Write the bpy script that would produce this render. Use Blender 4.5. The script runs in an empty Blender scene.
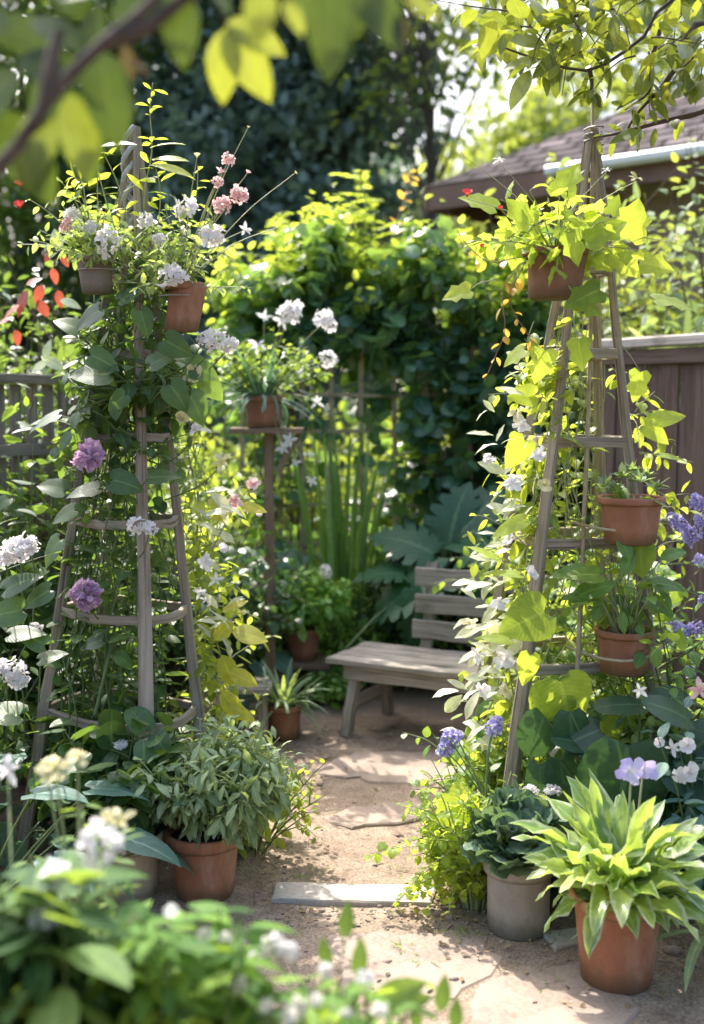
import bpy, math, random
import numpy as np
from mathutils import Vector

random.seed(11)
rng = np.random.default_rng(11)
scene = bpy.context.scene
COL = scene.collection
R = math.radians

# ------------------------------------------------------------------ camera geometry
CAM_H, FPX, W, H = 1.6, 1150.0, 704, 1024
TILT = math.atan(112 / FPX)
cF = np.array([0, math.cos(TILT), -math.sin(TILT)])
cU = np.array([0, math.sin(TILT), math.cos(TILT)])
cR = np.array([1.0, 0, 0])
EYE = np.array([0, 0, CAM_H])


def ray(px, py):
    return (px - W / 2) / FPX * cR + (H / 2 - py) / FPX * cU + cF


def P(px, py, Y):
    d = ray(px, py)
    return EYE + d * (Y / d[1])


def G(px, py, z=0.0):
    d = ray(px, py)
    return EYE + d * ((z - CAM_H) / d[2])


def V(*a):
    return np.array(a, float)


def nz(v):
    v = np.asarray(v, float)
    return v / np.maximum(np.linalg.norm(v, axis=-1, keepdims=True), 1e-9)


SUN_AZ, SUN_EL = R(-24), R(51)      # azimuth measured from +Y towards +X
SUN = V(math.sin(SUN_AZ) * math.cos(SUN_EL), math.cos(SUN_AZ) * math.cos(SUN_EL), math.sin(SUN_EL))


# ------------------------------------------------------------------ objects
def props(o, label=None, cat=None, group=None, kind=None):
    if label: o['label'] = label
    if cat: o['category'] = cat
    if group: o['group'] = group
    if kind: o['kind'] = kind
    return o


def thing(name, label, cat, loc=(0, 0, 0), group=None):
    o = bpy.data.objects.new(name, None)
    o.empty_display_size = 0.05
    COL.objects.link(o)
    o.location = tuple(float(x) for x in loc)
    return props(o, label, cat, group)


def world_loc(o):
    v = V(0, 0, 0)
    while o is not None:
        v = v + np.array(o.location)
        o = o.parent
    return v


def mk(name, verts, faces, mat, parent=None, uv=None, tint=None, smooth=True, loc=None):
    """link one mesh object; verts in world coordinates"""
    verts = np.asarray(verts, float).reshape(-1, 3)
    off = world_loc(parent) if parent is not None else (V(*loc) if loc is not None else V(0, 0, 0))
    base = off if parent is None else V(0, 0, 0)
    me = bpy.data.meshes.new(name)
    if isinstance(faces, np.ndarray):
        nf, k = faces.shape
        me.vertices.add(len(verts))
        me.vertices.foreach_set('co', (verts - off).astype(np.float32).ravel())
        me.loops.add(nf * k)
        me.loops.foreach_set('vertex_index', faces.astype(np.int32).ravel())
        me.polygons.add(nf)
        me.polygons.foreach_set('loop_start', np.arange(nf, dtype=np.int32) * k)
        me.polygons.foreach_set('loop_total', np.full(nf, k, np.int32))
        me.update(calc_edges=True)
    else:
        me.from_pydata((verts - off).tolist(), [], faces)
        me.update()
    if uv is not None:
        l = me.uv_layers.new(name='UVMap')
        l.data.foreach_set('uv', np.asarray(uv, np.float32).ravel())
    if tint is not None:
        a = me.attributes.new('tint', 'FLOAT', 'FACE')
        a.data.foreach_set('value', np.asarray(tint, np.float32))
    me.polygons.foreach_set('use_smooth', np.full(len(me.polygons), smooth))
    me.validate()
    me.materials.append(mat)
    o = bpy.data.objects.new(name, me)
    COL.objects.link(o)
    o.parent = parent
    if parent is None:
        o.location = tuple(base)
    return o


# ------------------------------------------------------------------ materials
def new_mat(name):
    m = bpy.data.materials.new(name)
    m.use_nodes = True
    nt = m.node_tree
    for n in list(nt.nodes): nt.nodes.remove(n)
    out = nt.nodes.new('ShaderNodeOutputMaterial')
    return m, nt, out


def N(nt, typ, **kw):
    n = nt.nodes.new('ShaderNode' + typ)
    for k, v in kw.items():
        if k.startswith('i_'):
            key = k[2:]
            n.inputs[int(key) if key.isdigit() else key.replace('_', ' ')].default_value = v
        else:
            setattr(n, k, v)
    return n


def L(nt, a, b):
    nt.links.new(a, b)


def ramp(nt, fac, stops):
    r = nt.nodes.new('ShaderNodeValToRGB')
    el = r.color_ramp.elements
    while len(el) < len(stops): el.new(0.5)
    for e, (p, c) in zip(el, stops):
        e.position = p
        e.color = (*c, 1) if len(c) == 3 else c
    if fac is not None: L(nt, fac, r.inputs[0])
    return r


def math_(nt, op, a, b=None):
    n = nt.nodes.new('ShaderNodeMath')
    n.operation = op
    for i, x in enumerate((a, b)):
        if x is None: continue
        if isinstance(x, (int, float)): n.inputs[i].default_value = x
        else: L(nt, x, n.inputs[i])
    return n.outputs[0]


def mixc(nt, fac, a, b, blend='MIX'):
    n = nt.nodes.new('ShaderNodeMix')
    n.data_type = 'RGBA'
    n.blend_type = blend
    for s, x in ((n.inputs[0], fac), (n.inputs[6], a), (n.inputs[7], b)):
        if isinstance(x, (int, float)): s.default_value = x
        elif isinstance(x, tuple): s.default_value = (*x, 1) if len(x) == 3 else x
        else: L(nt, x, s)
    return n.outputs[2]


def leaf_mat(name, dark, mid, light, trans, tw=0.42, rough=0.42, spec=0.5, vein=0.16, edge=None, edge_at=0.34, veinc=None, veins=20):
    dark, mid, light = (tuple(c * 1.25 for c in q) for q in (dark, mid, light))
    trans = (trans[0] * 1.15, trans[1] * 1.2, trans[2] * 0.9)
    m, nt, out = new_mat(name)
    at = N(nt, 'Attribute', attribute_name='tint')
    col = ramp(nt, at.outputs['Fac'], [(0.0, dark), (0.5, mid), (1.0, light)]).outputs[0]
    tc = N(nt, 'TexCoord')
    noi = N(nt, 'TexNoise', i_Scale=38.0, i_Detail=4.0)
    L(nt, tc.outputs['Object'], noi.inputs['Vector'])
    uv = N(nt, 'UVMap')
    sep = N(nt, 'SeparateXYZ')
    L(nt, uv.outputs[0], sep.inputs[0])
    au = math_(nt, 'ABSOLUTE', math_(nt, 'SUBTRACT', sep.outputs[0], 0.5))
    ph = math_(nt, 'SUBTRACT', math_(nt, 'MULTIPLY', sep.outputs[1], veins * 2.2), math_(nt, 'MULTIPLY', au, veins * 1.1))
    sv = math_(nt, 'POWER', math_(nt, 'ABSOLUTE', math_(nt, 'SINE', ph)), 0.35)        # narrow dips = side veins
    rib = math_(nt, 'LESS_THAN', au, 0.035)
    dark_side = math_(nt, 'SUBTRACT', 1.0, math_(nt, 'MULTIPLY', math_(nt, 'SUBTRACT', 1.0, sv), vein))
    noif = math_(nt, 'ADD', math_(nt, 'MULTIPLY', noi.outputs[0], 0.7), 0.65)
    f = math_(nt, 'MULTIPLY', dark_side, noif)
    comb = N(nt, 'CombineColor')
    for i in range(3): L(nt, f, comb.inputs[i])
    col = mixc(nt, 1.0, col, comb.outputs[0], 'MULTIPLY')
    if edge is not None:
        r = N(nt, 'MapRange')
        wob = N(nt, 'TexNoise', i_Scale=60.0)
        L(nt, tc.outputs['Object'], wob.inputs['Vector'])
        L(nt, math_(nt, 'ADD', au, math_(nt, 'MULTIPLY', math_(nt, 'SUBTRACT', wob.outputs[0], 0.5), 0.22)), r.inputs[0])
        r.inputs[1].default_value, r.inputs[2].default_value = edge_at, edge_at + 0.07
        col = mixc(nt, r.outputs[0], col, edge)
    vc = veinc or tuple(min(1, c * 1.5 + 0.02) for c in light)
    col = mixc(nt, math_(nt, 'MULTIPLY', rib, 0.5), col, vc)
    # sparse brown blemishes
    sp = N(nt, 'TexNoise', i_Scale=17.0, i_Detail=3.0)
    L(nt, tc.outputs['Object'], sp.inputs['Vector'])
    spf = ramp(nt, sp.outputs[0], [(0.66, (0, 0, 0)), (0.76, (0.5, 0.5, 0.5))]).outputs[0]
    col = mixc(nt, spf, col, (0.13, 0.085, 0.025))
    bump = N(nt, 'Bump', i_Strength=0.16, i_Distance=0.004)
    L(nt, sv, bump.inputs['Height'])
    p = N(nt, 'BsdfPrincipled')
    p.inputs['Roughness'].default_value = rough
    p.inputs['Specular IOR Level'].default_value = spec
    L(nt, col, p.inputs['Base Color'])
    L(nt, bump.outputs[0], p.inputs['Normal'])
    t = N(nt, 'BsdfTranslucent')
    tcol = mixc(nt, 1.0, trans, comb.outputs[0], 'MULTIPLY')
    tr = ramp(nt, at.outputs['Fac'], [(0.0, (0.55, 0.6, 0.6)), (0.5, (0.9, 0.9, 0.9)), (1.0, (1.3, 1.2, 1.1))]).outputs[0]
    tcol = mixc(nt, 1.0, tcol, tr, 'MULTIPLY')
    L(nt, tcol, t.inputs[0])
    L(nt, bump.outputs[0], t.inputs[1])
    mx = N(nt, 'MixShader', i_0=tw)
    L(nt, p.outputs[0], mx.inputs[1]); L(nt, t.outputs[0], mx.inputs[2])
    L(nt, mx.outputs[0], out.inputs[0])
    return m


def petal_mat(name, a, b, heart, tw=0.35):
    m, nt, out = new_mat(name)
    at = N(nt, 'Attribute', attribute_name='tint')
    col = ramp(nt, at.outputs['Fac'], [(0.0, a), (1.0, b)]).outputs[0]
    uv = N(nt, 'UVMap'); sep = N(nt, 'SeparateXYZ'); L(nt, uv.outputs[0], sep.inputs[0])
    r = N(nt, 'MapRange'); L(nt, sep.outputs[1], r.inputs[0])
    r.inputs[1].default_value, r.inputs[2].default_value, r.inputs[3].default_value, r.inputs[4].default_value = 0.0, 0.45, 1.0, 0.0
    col = mixc(nt, r.outputs[0], col, heart)
    au = math_(nt, 'SINE', math_(nt, 'MULTIPLY', sep.outputs[0], 34.0))
    bump = N(nt, 'Bump', i_Strength=0.25, i_Distance=0.002); L(nt, au, bump.inputs['Height'])
    p = N(nt, 'BsdfPrincipled', i_Roughness=0.6); p.inputs['Specular IOR Level'].default_value = 0.25
    L(nt, col, p.inputs['Base Color']); L(nt, bump.outputs[0], p.inputs['Normal'])
    t = N(nt, 'BsdfTranslucent'); L(nt, col, t.inputs[0])
    mx = N(nt, 'MixShader', i_0=tw)
    L(nt, p.outputs[0], mx.inputs[1]); L(nt, t.outputs[0], mx.inputs[2]); L(nt, mx.outputs[0], out.inputs[0])
    return m


def stem_mat(name, a, b, rough=0.6):
    m, nt, out = new_mat(name)
    tc = N(nt, 'TexCoord')
    n1 = N(nt, 'TexNoise', i_Scale=25.0, i_Detail=4.0); L(nt, tc.outputs['Object'], n1.inputs['Vector'])
    col = ramp(nt, n1.outputs[0], [(0.3, a), (0.7, b)]).outputs[0]
    p = N(nt, 'BsdfPrincipled', i_Roughness=rough); L(nt, col, p.inputs['Base Color'])
    bump = N(nt, 'Bump', i_Strength=0.4, i_Distance=0.004); L(nt, n1.outputs[0], bump.inputs['Height']); L(nt, bump.outputs[0], p.inputs['Normal'])
    L(nt, p.outputs[0], out.inputs[0])
    return m


def wood_mat(name, dark, mid, light, rough=0.8):
    """weathered timber: grain runs along v of the board's own UV (metres)"""
    m, nt, out = new_mat(name)
    uv = N(nt, 'UVMap')
    mp = N(nt, 'Mapping'); mp.inputs['Scale'].default_value = (75, 3.2, 1); L(nt, uv.outputs[0], mp.inputs[0])
    g = N(nt, 'TexNoise', i_Scale=1.0, i_Detail=6.0, i_Roughness=0.65, i_Distortion=0.6); L(nt, mp.outputs[0], g.inputs['Vector'])
    mp2 = N(nt, 'Mapping'); mp2.inputs['Scale'].default_value = (9, 2.4, 1); L(nt, uv.outputs[0], mp2.inputs[0])
    b = N(nt, 'TexNoise', i_Scale=1.0, i_Detail=5.0); L(nt, mp2.outputs[0], b.inputs['Vector'])
    fac = math_(nt, 'ADD', math_(nt, 'MULTIPLY', g.outputs[0], 0.62), math_(nt, 'MULTIPLY', b.outputs[0], 0.38))
    col = ramp(nt, fac, [(0.34, dark), (0.5, mid), (0.68, light)]).outputs[0]
    # cracks
    mp3 = N(nt, 'Mapping'); mp3.inputs['Scale'].default_value = (120, 1.6, 1); L(nt, uv.outputs[0], mp3.inputs[0])
    ck = N(nt, 'TexNoise', i_Scale=1.0, i_Detail=2.0, i_Distortion=0.3); L(nt, mp3.outputs[0], ck.inputs['Vector'])
    ckf = ramp(nt, ck.outputs[0], [(0.33, (0.75, 0.75, 0.75)), (0.40, (0, 0, 0))]).outputs[0]
    col = mixc(nt, ckf, col, tuple(c * 0.35 for c in dark))
    tc = N(nt, 'TexCoord')
    al = N(nt, 'TexNoise', i_Scale=9.0, i_Detail=6.0); L(nt, tc.outputs['Object'], al.inputs['Vector'])
    alf = ramp(nt, al.outputs[0], [(0.52, (0, 0, 0)), (0.75, (0.55, 0.55, 0.55))]).outputs[0]
    col = mixc(nt, alf, col, (0.10, 0.11, 0.06))
    p = N(nt, 'BsdfPrincipled', i_Roughness=rough); p.inputs['Specular IOR Level'].default_value = 0.3
    L(nt, col, p.inputs['Base Color'])
    bump = N(nt, 'Bump', i_Strength=0.5, i_Distance=0.004); L(nt, fac, bump.inputs['Height']); L(nt, bump.outputs[0], p.inputs['Normal'])
    L(nt, p.outputs[0], out.inputs[0])
    return m


def clay_mat(name, a, b, stain=(0.45, 0.38, 0.32), amount=0.5, scale=7.0):
    m, nt, out = new_mat(name)
    tc = N(nt, 'TexCoord')
    n1 = N(nt, 'TexNoise', i_Scale=scale, i_Detail=8.0, i_Roughness=0.65); L(nt, tc.outputs['Object'], n1.inputs['Vector'])
    col = ramp(nt, n1.outputs[0], [(0.32, a), (0.68, b)]).outputs[0]
    mp = N(nt, 'Mapping'); mp.inputs['Scale'].default_value = (14, 14, 3.0); L(nt, tc.outputs['Object'], mp.inputs[0])
    n2 = N(nt, 'TexNoise', i_Scale=1.0, i_Detail=7.0, i_Roughness=0.7); L(nt, mp.outputs[0], n2.inputs['Vector'])
    sf = ramp(nt, n2.outputs[0], [(0.5, (0, 0, 0)), (0.74, (amount,) * 3)]).outputs[0]
    col = mixc(nt, sf, col, stain)
    # darker, damp foot
    sep = N(nt, 'SeparateXYZ'); L(nt, tc.outputs['Generated'], sep.inputs[0])
    r = N(nt, 'MapRange'); L(nt, math_(nt, 'ADD', sep.outputs[2], math_(nt, 'MULTIPLY', n2.outputs[0], 0.3)), r.inputs[0])
    r.inputs[1].default_value, r.inputs[2].default_value, r.inputs[3].default_value, r.inputs[4].default_value = 0.1, 0.45, 0.55, 0.0
    col = mixc(nt, r.outputs[0], col, tuple(c * 0.38 for c in a))
    mo = N(nt, 'TexNoise', i_Scale=24.0, i_Detail=5.0); L(nt, tc.outputs['Object'], mo.inputs['Vector'])
    rm = N(nt, 'MapRange'); L(nt, math_(nt, 'ADD', sep.outputs[2], math_(nt, 'MULTIPLY', mo.outputs[0], -0.9)), rm.inputs[0])
    rm.inputs[1].default_value, rm.inputs[2].default_value, rm.inputs[3].default_value, rm.inputs[4].default_value = -0.42, -0.15, 0.4, 0.0
    col = mixc(nt, rm.outputs[0], col, (0.07, 0.08, 0.035))
    n3 = N(nt, 'TexNoise', i_Scale=160.0, i_Detail=3.0); L(nt, tc.outputs['Object'], n3.inputs['Vector'])
    bump = N(nt, 'Bump', i_Strength=0.3, i_Distance=0.003); L(nt, math_(nt, 'ADD', n3.outputs[0], n1.outputs[0]), bump.inputs['Height'])
    p = N(nt, 'BsdfPrincipled', i_Roughness=0.85); p.inputs['Specular IOR Level'].default_value = 0.3
    L(nt, col, p.inputs['Base Color']); L(nt, bump.outputs[0], p.inputs['Normal'])
    L(nt, p.outputs[0], out.inputs[0])
    return m


M = {}
# leaves: dark, mid, light, transmitted
M['vine_dark'] = leaf_mat('vine_leaf_dark', (0.018, 0.05, 0.022), (0.04, 0.095, 0.03), (0.11, 0.18, 0.04), (0.26, 0.40, 0.06), tw=0.36, rough=0.4)
M['vine_lime'] = leaf_mat('vine_leaf_lime', (0.05, 0.11, 0.02), (0.13, 0.20, 0.03), (0.30, 0.33, 0.05), (0.52, 0.60, 0.07), tw=0.5)
M['ivy'] = leaf_mat('ivy_leaf', (0.06, 0.12, 0.02), (0.14, 0.23, 0.035), (0.26, 0.34, 0.06), (0.56, 0.66, 0.08), tw=0.55, rough=0.5, spec=0.3)
M['gold'] = leaf_mat('golden_leaf', (0.12, 0.15, 0.02), (0.26, 0.28, 0.03), (0.40, 0.40, 0.05), (0.70, 0.66, 0.06), tw=0.5)
M['hosta'] = leaf_mat('variegated_leaf', (0.07, 0.155, 0.035), (0.13, 0.235, 0.06), (0.25, 0.35, 0.11), (0.46, 0.60, 0.10), tw=0.43, rough=0.26, spec=0.8, edge=(0.52, 0.58, 0.36), vein=0.2, veins=6)
M['sage'] = leaf_mat('sage_leaf', (0.08, 0.135, 0.075), (0.17, 0.245, 0.13), (0.32, 0.40, 0.21), (0.42, 0.54, 0.16), tw=0.4, rough=0.6, vein=0.5)
M['cabbage'] = leaf_mat('cabbage_leaf', (0.035, 0.075, 0.05), (0.07, 0.13, 0.08), (0.14, 0.20, 0.12), (0.16, 0.26, 0.10), tw=0.25, rough=0.5, veinc=(0.3, 0.36, 0.26))
M['blue_green'] = leaf_mat('blue_green_leaf', (0.035, 0.09, 0.075), (0.08, 0.165, 0.13), (0.15, 0.25, 0.19), (0.18, 0.34, 0.18), tw=0.3, rough=0.45)
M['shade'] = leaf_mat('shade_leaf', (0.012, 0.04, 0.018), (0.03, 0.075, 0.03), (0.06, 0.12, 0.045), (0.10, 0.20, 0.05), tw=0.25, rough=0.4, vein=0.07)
M['fresh'] = leaf_mat('fresh_leaf', (0.04, 0.11, 0.02), (0.09, 0.19, 0.035), (0.18, 0.29, 0.05), (0.38, 0.50, 0.07), tw=0.42)
M['hedge'] = leaf_mat('hedge_leaf', (0.022, 0.065, 0.042), (0.05, 0.12, 0.07), (0.10, 0.19, 0.08), (0.30, 0.48, 0.08), tw=0.34, rough=0.26, spec=0.8)
M['glossy'] = leaf_mat('glossy_leaf', (0.02, 0.055, 0.02), (0.045, 0.10, 0.03), (0.10, 0.17, 0.04), (0.26, 0.38, 0.06), tw=0.34, rough=0.25, spec=0.7)
M['evergreen'] = leaf_mat('hazy_evergreen_leaf', (0.09, 0.145, 0.13), (0.135, 0.205, 0.18), (0.19, 0.27, 0.22), (0.16, 0.25, 0.18), tw=0.35, rough=0.55)  # distance haze is mixed into this blue-grey leaf colour
M['far'] = leaf_mat('far_leaf', (0.04, 0.09, 0.025), (0.09, 0.15, 0.035), (0.19, 0.23, 0.05), (0.42, 0.48, 0.08), tw=0.45)
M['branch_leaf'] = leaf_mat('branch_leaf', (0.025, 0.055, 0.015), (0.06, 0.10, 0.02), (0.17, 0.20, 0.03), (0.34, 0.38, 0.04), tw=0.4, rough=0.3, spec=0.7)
M['fore_leaf'] = leaf_mat('foreground_leaf', (0.02, 0.06, 0.02), (0.05, 0.11, 0.03), (0.15, 0.23, 0.06), (0.26, 0.38, 0.06), tw=0.36, rough=0.6, spec=0.15)
M['fore_fresh'] = leaf_mat('foreground_fresh_leaf', (0.02, 0.07, 0.015), (0.055, 0.135, 0.025), (0.14, 0.25, 0.04), (0.34, 0.48, 0.06), tw=0.4, rough=0.6, spec=0.15)
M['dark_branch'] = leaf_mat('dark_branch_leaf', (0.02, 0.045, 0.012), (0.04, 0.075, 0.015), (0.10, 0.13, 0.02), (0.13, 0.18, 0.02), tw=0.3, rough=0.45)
M['philo'] = leaf_mat('philodendron_leaf', (0.016, 0.06, 0.026), (0.038, 0.115, 0.048), (0.08, 0.18, 0.07), (0.15, 0.34, 0.08), tw=0.3, vein=0.3, rough=0.4)
M['bed_leaf'] = leaf_mat('bed_leaf', (0.08, 0.20, 0.04), (0.16, 0.34, 0.07), (0.27, 0.45, 0.10), (0.42, 0.62, 0.10), tw=0.4)  # brightened leaf colour makes up for light the hedge blocks
M['pale_lime'] = leaf_mat('pale_lime_leaf', (0.07, 0.13, 0.04), (0.17, 0.24, 0.08), (0.34, 0.38, 0.15), (0.44, 0.55, 0.14), tw=0.42)
M['backlit_pale'] = leaf_mat('backlit_pale_leaf', (0.28, 0.32, 0.18), (0.44, 0.46, 0.32), (0.60, 0.60, 0.46), (0.60, 0.62, 0.34), tw=0.45, rough=0.4)  # near-white leaf colour stands in for strong backlight
M['red_leaf'] = leaf_mat('red_leaf', (0.16, 0.025, 0.02), (0.32, 0.05, 0.035), (0.42, 0.12, 0.07), (0.55, 0.10, 0.06), tw=0.4)
M['orange_leaf'] = leaf_mat('orange_leaf', (0.22, 0.10, 0.02), (0.38, 0.20, 0.03), (0.48, 0.34, 0.05), (0.75, 0.45, 0.08), tw=0.45)
M['pale_blade'] = leaf_mat('pale_blade', (0.16, 0.22, 0.10), (0.30, 0.36, 0.18), (0.48, 0.52, 0.32), (0.42, 0.52, 0.16), tw=0.3, rough=0.35, veins=4, vein=0.15)
M['reed'] = leaf_mat('reed_leaf', (0.05, 0.13, 0.03), (0.11, 0.22, 0.05), (0.20, 0.30, 0.08), (0.34, 0.5, 0.08), tw=0.35, veins=3, vein=0.15)
M['dry_leaf'] = leaf_mat('dry_leaf', (0.10, 0.06, 0.03), (0.2, 0.13, 0.06), (0.32, 0.24, 0.12), (0.2, 0.14, 0.05), tw=0.2, rough=0.8)
# petals
M['white'] = petal_mat('white_petal', (0.82, 0.78, 0.79), (0.90, 0.88, 0.86), (0.80, 0.72, 0.70), 0.45)
M['pink'] = petal_mat('pink_petal', (0.80, 0.46, 0.45), (0.88, 0.72, 0.68), (0.72, 0.34, 0.32), 0.45)
M['mauve'] = petal_mat('mauve_petal', (0.55, 0.31, 0.50), (0.76, 0.54, 0.68), (0.40, 0.20, 0.38))
M['violet'] = petal_mat('violet_petal', (0.33, 0.29, 0.60), (0.54, 0.49, 0.78), (0.26, 0.19, 0.48))
M['lilac'] = petal_mat('lilac_petal', (0.50, 0.42, 0.78), (0.70, 0.64, 0.86), (0.82, 0.80, 0.72))
M['red'] = petal_mat('red_petal', (0.60, 0.03, 0.04), (0.75, 0.10, 0.08), (0.45, 0.02, 0.02))
M['cream'] = petal_mat('cream_petal', (0.70, 0.62, 0.30), (0.82, 0.78, 0.52), (0.62, 0.56, 0.16))
# stems, wood, clay
M['stem'] = stem_mat('green_stem', (0.06, 0.11, 0.03), (0.14, 0.19, 0.06))
M['stem_pale'] = stem_mat('pale_stem', (0.20, 0.24, 0.10), (0.34, 0.36, 0.18))
M['stem_red'] = stem_mat('reddish_stem', (0.20, 0.10, 0.06), (0.28, 0.17, 0.09))
M['twig'] = stem_mat('brown_twig', (0.05, 0.035, 0.025), (0.12, 0.085, 0.06), 0.85)
M['cane'] = stem_mat('bamboo_cane', (0.28, 0.21, 0.13), (0.46, 0.37, 0.24))
M['bark'] = stem_mat('bark', (0.04, 0.03, 0.022), (0.11, 0.085, 0.065), 0.9)
M['wire'] = stem_mat('grey_wire', (0.22, 0.20, 0.18), (0.36, 0.33, 0.30), 0.5)
M['rag'] = stem_mat('grey_cloth', (0.30, 0.31, 0.33), (0.44, 0.45, 0.47), 0.9)
M['wood'] = wood_mat('weathered_wood', (0.14, 0.105, 0.078), (0.31, 0.25, 0.19), (0.48, 0.40, 0.32))
M['bench_wood'] = wood_mat('bench_wood', (0.15, 0.125, 0.102), (0.31, 0.265, 0.22), (0.47, 0.415, 0.355))
M['fence_wood'] = wood_mat('fence_wood', (0.07, 0.042, 0.034), (0.14, 0.088, 0.07), (0.21, 0.145, 0.118))
M['sunlit_cap_wood'] = wood_mat('sunlit_cap_wood', (0.42, 0.33, 0.29), (0.60, 0.50, 0.45), (0.74, 0.65, 0.60))  # sunlight on the fence cap is put into this pale colour
M['grey_wood'] = wood_mat('grey_wood', (0.10, 0.09, 0.075), (0.20, 0.17, 0.14), (0.30, 0.26, 0.21))
M['brown_wood'] = wood_mat('brown_wood', (0.11, 0.07, 0.045), (0.21, 0.14, 0.095), (0.30, 0.21, 0.15))
M['clay'] = clay_mat('terracotta', (0.25, 0.095, 0.05), (0.38, 0.165, 0.09), (0.52, 0.36, 0.27), 0.5)
M['clay_dark'] = clay_mat('terracotta_dark', (0.18, 0.07, 0.042), (0.30, 0.125, 0.075), (0.42, 0.29, 0.22), 0.45)
M['clay_brown'] = clay_mat('brown_pot_glaze', (0.19, 0.09, 0.055), (0.27, 0.135, 0.085), (0.36, 0.26, 0.2), 0.25)
M['clay_grey'] = clay_mat('grey_brown_pot', (0.17, 0.13, 0.105), (0.26, 0.205, 0.17), (0.34, 0.29, 0.24), 0.35)
M['concrete'] = clay_mat('concrete', (0.24, 0.215, 0.175), (0.36, 0.325, 0.275), (0.16, 0.15, 0.12), 0.6, 9.0)
M['buff'] = clay_mat('buff_pot', (0.42, 0.33, 0.22), (0.56, 0.46, 0.33), (0.3, 0.26, 0.19), 0.4)
M['soil'] = stem_mat('potting_soil', (0.018, 0.012, 0.009), (0.05, 0.036, 0.026), 1.0)

# ------------------------------------------------------------------ leaf meshes
# half outline rows: (x_outline, y_outline, y_midrib)
SH = {
    'ovate': [(0.02, 0, 0), (0.30, 0.12, 0.10), (0.47, 0.30, 0.27), (0.49, 0.46, 0.45), (0.40, 0.66, 0.63), (0.22, 0.85, 0.82), (0, 1, 1)],
    'lance': [(0.06, 0, 0), (0.22, 0.14, 0.13), (0.42, 0.34, 0.33), (0.50, 0.52, 0.51), (0.42, 0.70, 0.69), (0.22, 0.87, 0.86), (0, 1, 1)],
    'heart': [(0.01, 0.02, 0.02), (0.20, -0.13, 0.03), (0.42, -0.06, 0.08), (0.52, 0.14, 0.2), (0.48, 0.38, 0.38), (0.34, 0.64, 0.60), (0.16, 0.85, 0.82), (0, 1, 1)],
    'round': [(0.01, 0.0, 0.0), (0.28, -0.10, 0.03), (0.48, 0.06, 0.12), (0.57, 0.34, 0.34), (0.54, 0.60, 0.55), (0.38, 0.84, 0.76), (0.17, 0.96, 0.9), (0, 0.99, 0.99)],
    'ivy': [(0.01, 0.0, 0.0), (0.26, -0.10, 0.03), (0.52, 0.04, 0.10), (0.44, 0.24, 0.22), (0.36, 0.33, 0.30), (0.50, 0.55, 0.40), (0.28, 0.66, 0.60), (0.16, 0.82, 0.78), (0, 1, 1)],
    'simple': [(0.03, 0, 0), (0.42, 0.28, 0.26), (0.44, 0.58, 0.56), (0, 1, 1)],
    'petal': [(0.06, 0, 0), (0.30, 0.35, 0.33), (0.50, 0.66, 0.62), (0.36, 0.94, 0.88), (0, 0.97, 0.97)],
    'star': [(0.05, 0, 0), (0.32, 0.35, 0.33), (0.28, 0.68, 0.66), (0, 1, 1)],
    'strap': [(0.36, 0, 0), (0.42, 0.1, 0.1), (0.47, 0.2, 0.2), (0.5, 0.32, 0.32), (0.5, 0.44, 0.44), (0.48, 0.56, 0.56), (0.43, 0.68, 0.68), (0.35, 0.79, 0.79), (0.22, 0.9, 0.9), (0, 1, 1)],
    'broad': [(0.16, 0, 0), (0.20, 0.1, 0.1), (0.32, 0.22, 0.22), (0.44, 0.34, 0.34), (0.5, 0.46, 0.46), (0.5, 0.57, 0.57), (0.44, 0.68, 0.68), (0.33, 0.79, 0.79), (0.19, 0.9, 0.9), (0, 1, 1)],
    # deeply cut philodendron blade
    'cut': [(0.01, 0, 0), (0.34, -0.20, 0.02), (0.42, -0.08, 0.04), (0.28, 0.03, 0.08), (0.46, 0.02, 0.11), (0.52, 0.14, 0.14), (0.30, 0.17, 0.18), (0.50, 0.22, 0.22), (0.53, 0.34, 0.26), (0.29, 0.34, 0.30),
            (0.46, 0.42, 0.35), (0.47, 0.53, 0.40), (0.25, 0.52, 0.44), (0.38, 0.60, 0.5), (0.37, 0.69, 0.55), (0.19, 0.70, 0.6), (0.26, 0.78, 0.67), (0.22, 0.86, 0.74), (0.12, 0.84, 0.8), (0.08, 0.92, 0.9), (0, 1, 1)],
}
_tpl = {}


def template(shape):
    if shape in _tpl: return _tpl[shape]
    rows = SH[shape]
    n = len(rows)
    v, uv = [], []
    for (x, y, ym) in rows:
        v += [(-x, y), (-x * 0.52, y * 0.52 + ym * 0.48), (0, ym), (x * 0.52, y * 0.52 + ym * 0.48), (x, y)]
        uv += [(0, ym), (0.24, ym), (0.5, ym), (0.76, ym), (1, ym)]
    f = [(5 * i + j, 5 * i + j + 1, 5 * i + j + 6, 5 * i + j + 5) for i in range(n - 1) for j in range(4)]
    if shape in ('simple', 'star', 'petal'):          # cheap: three columns
        v = [p for k, p in enumerate(v) if k % 5 in (0, 2, 4)]
        uv = [p for k, p in enumerate(uv) if k % 5 in (0, 2, 4)]
        f = [(3 * i + j, 3 * i + j + 1, 3 * i + j + 4, 3 * i + j + 3) for i in range(n - 1) for j in range(2)]
    _tpl[shape] = (np.array(v, float), np.array(f, int), np.array(uv, float))
    return _tpl[shape]


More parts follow.
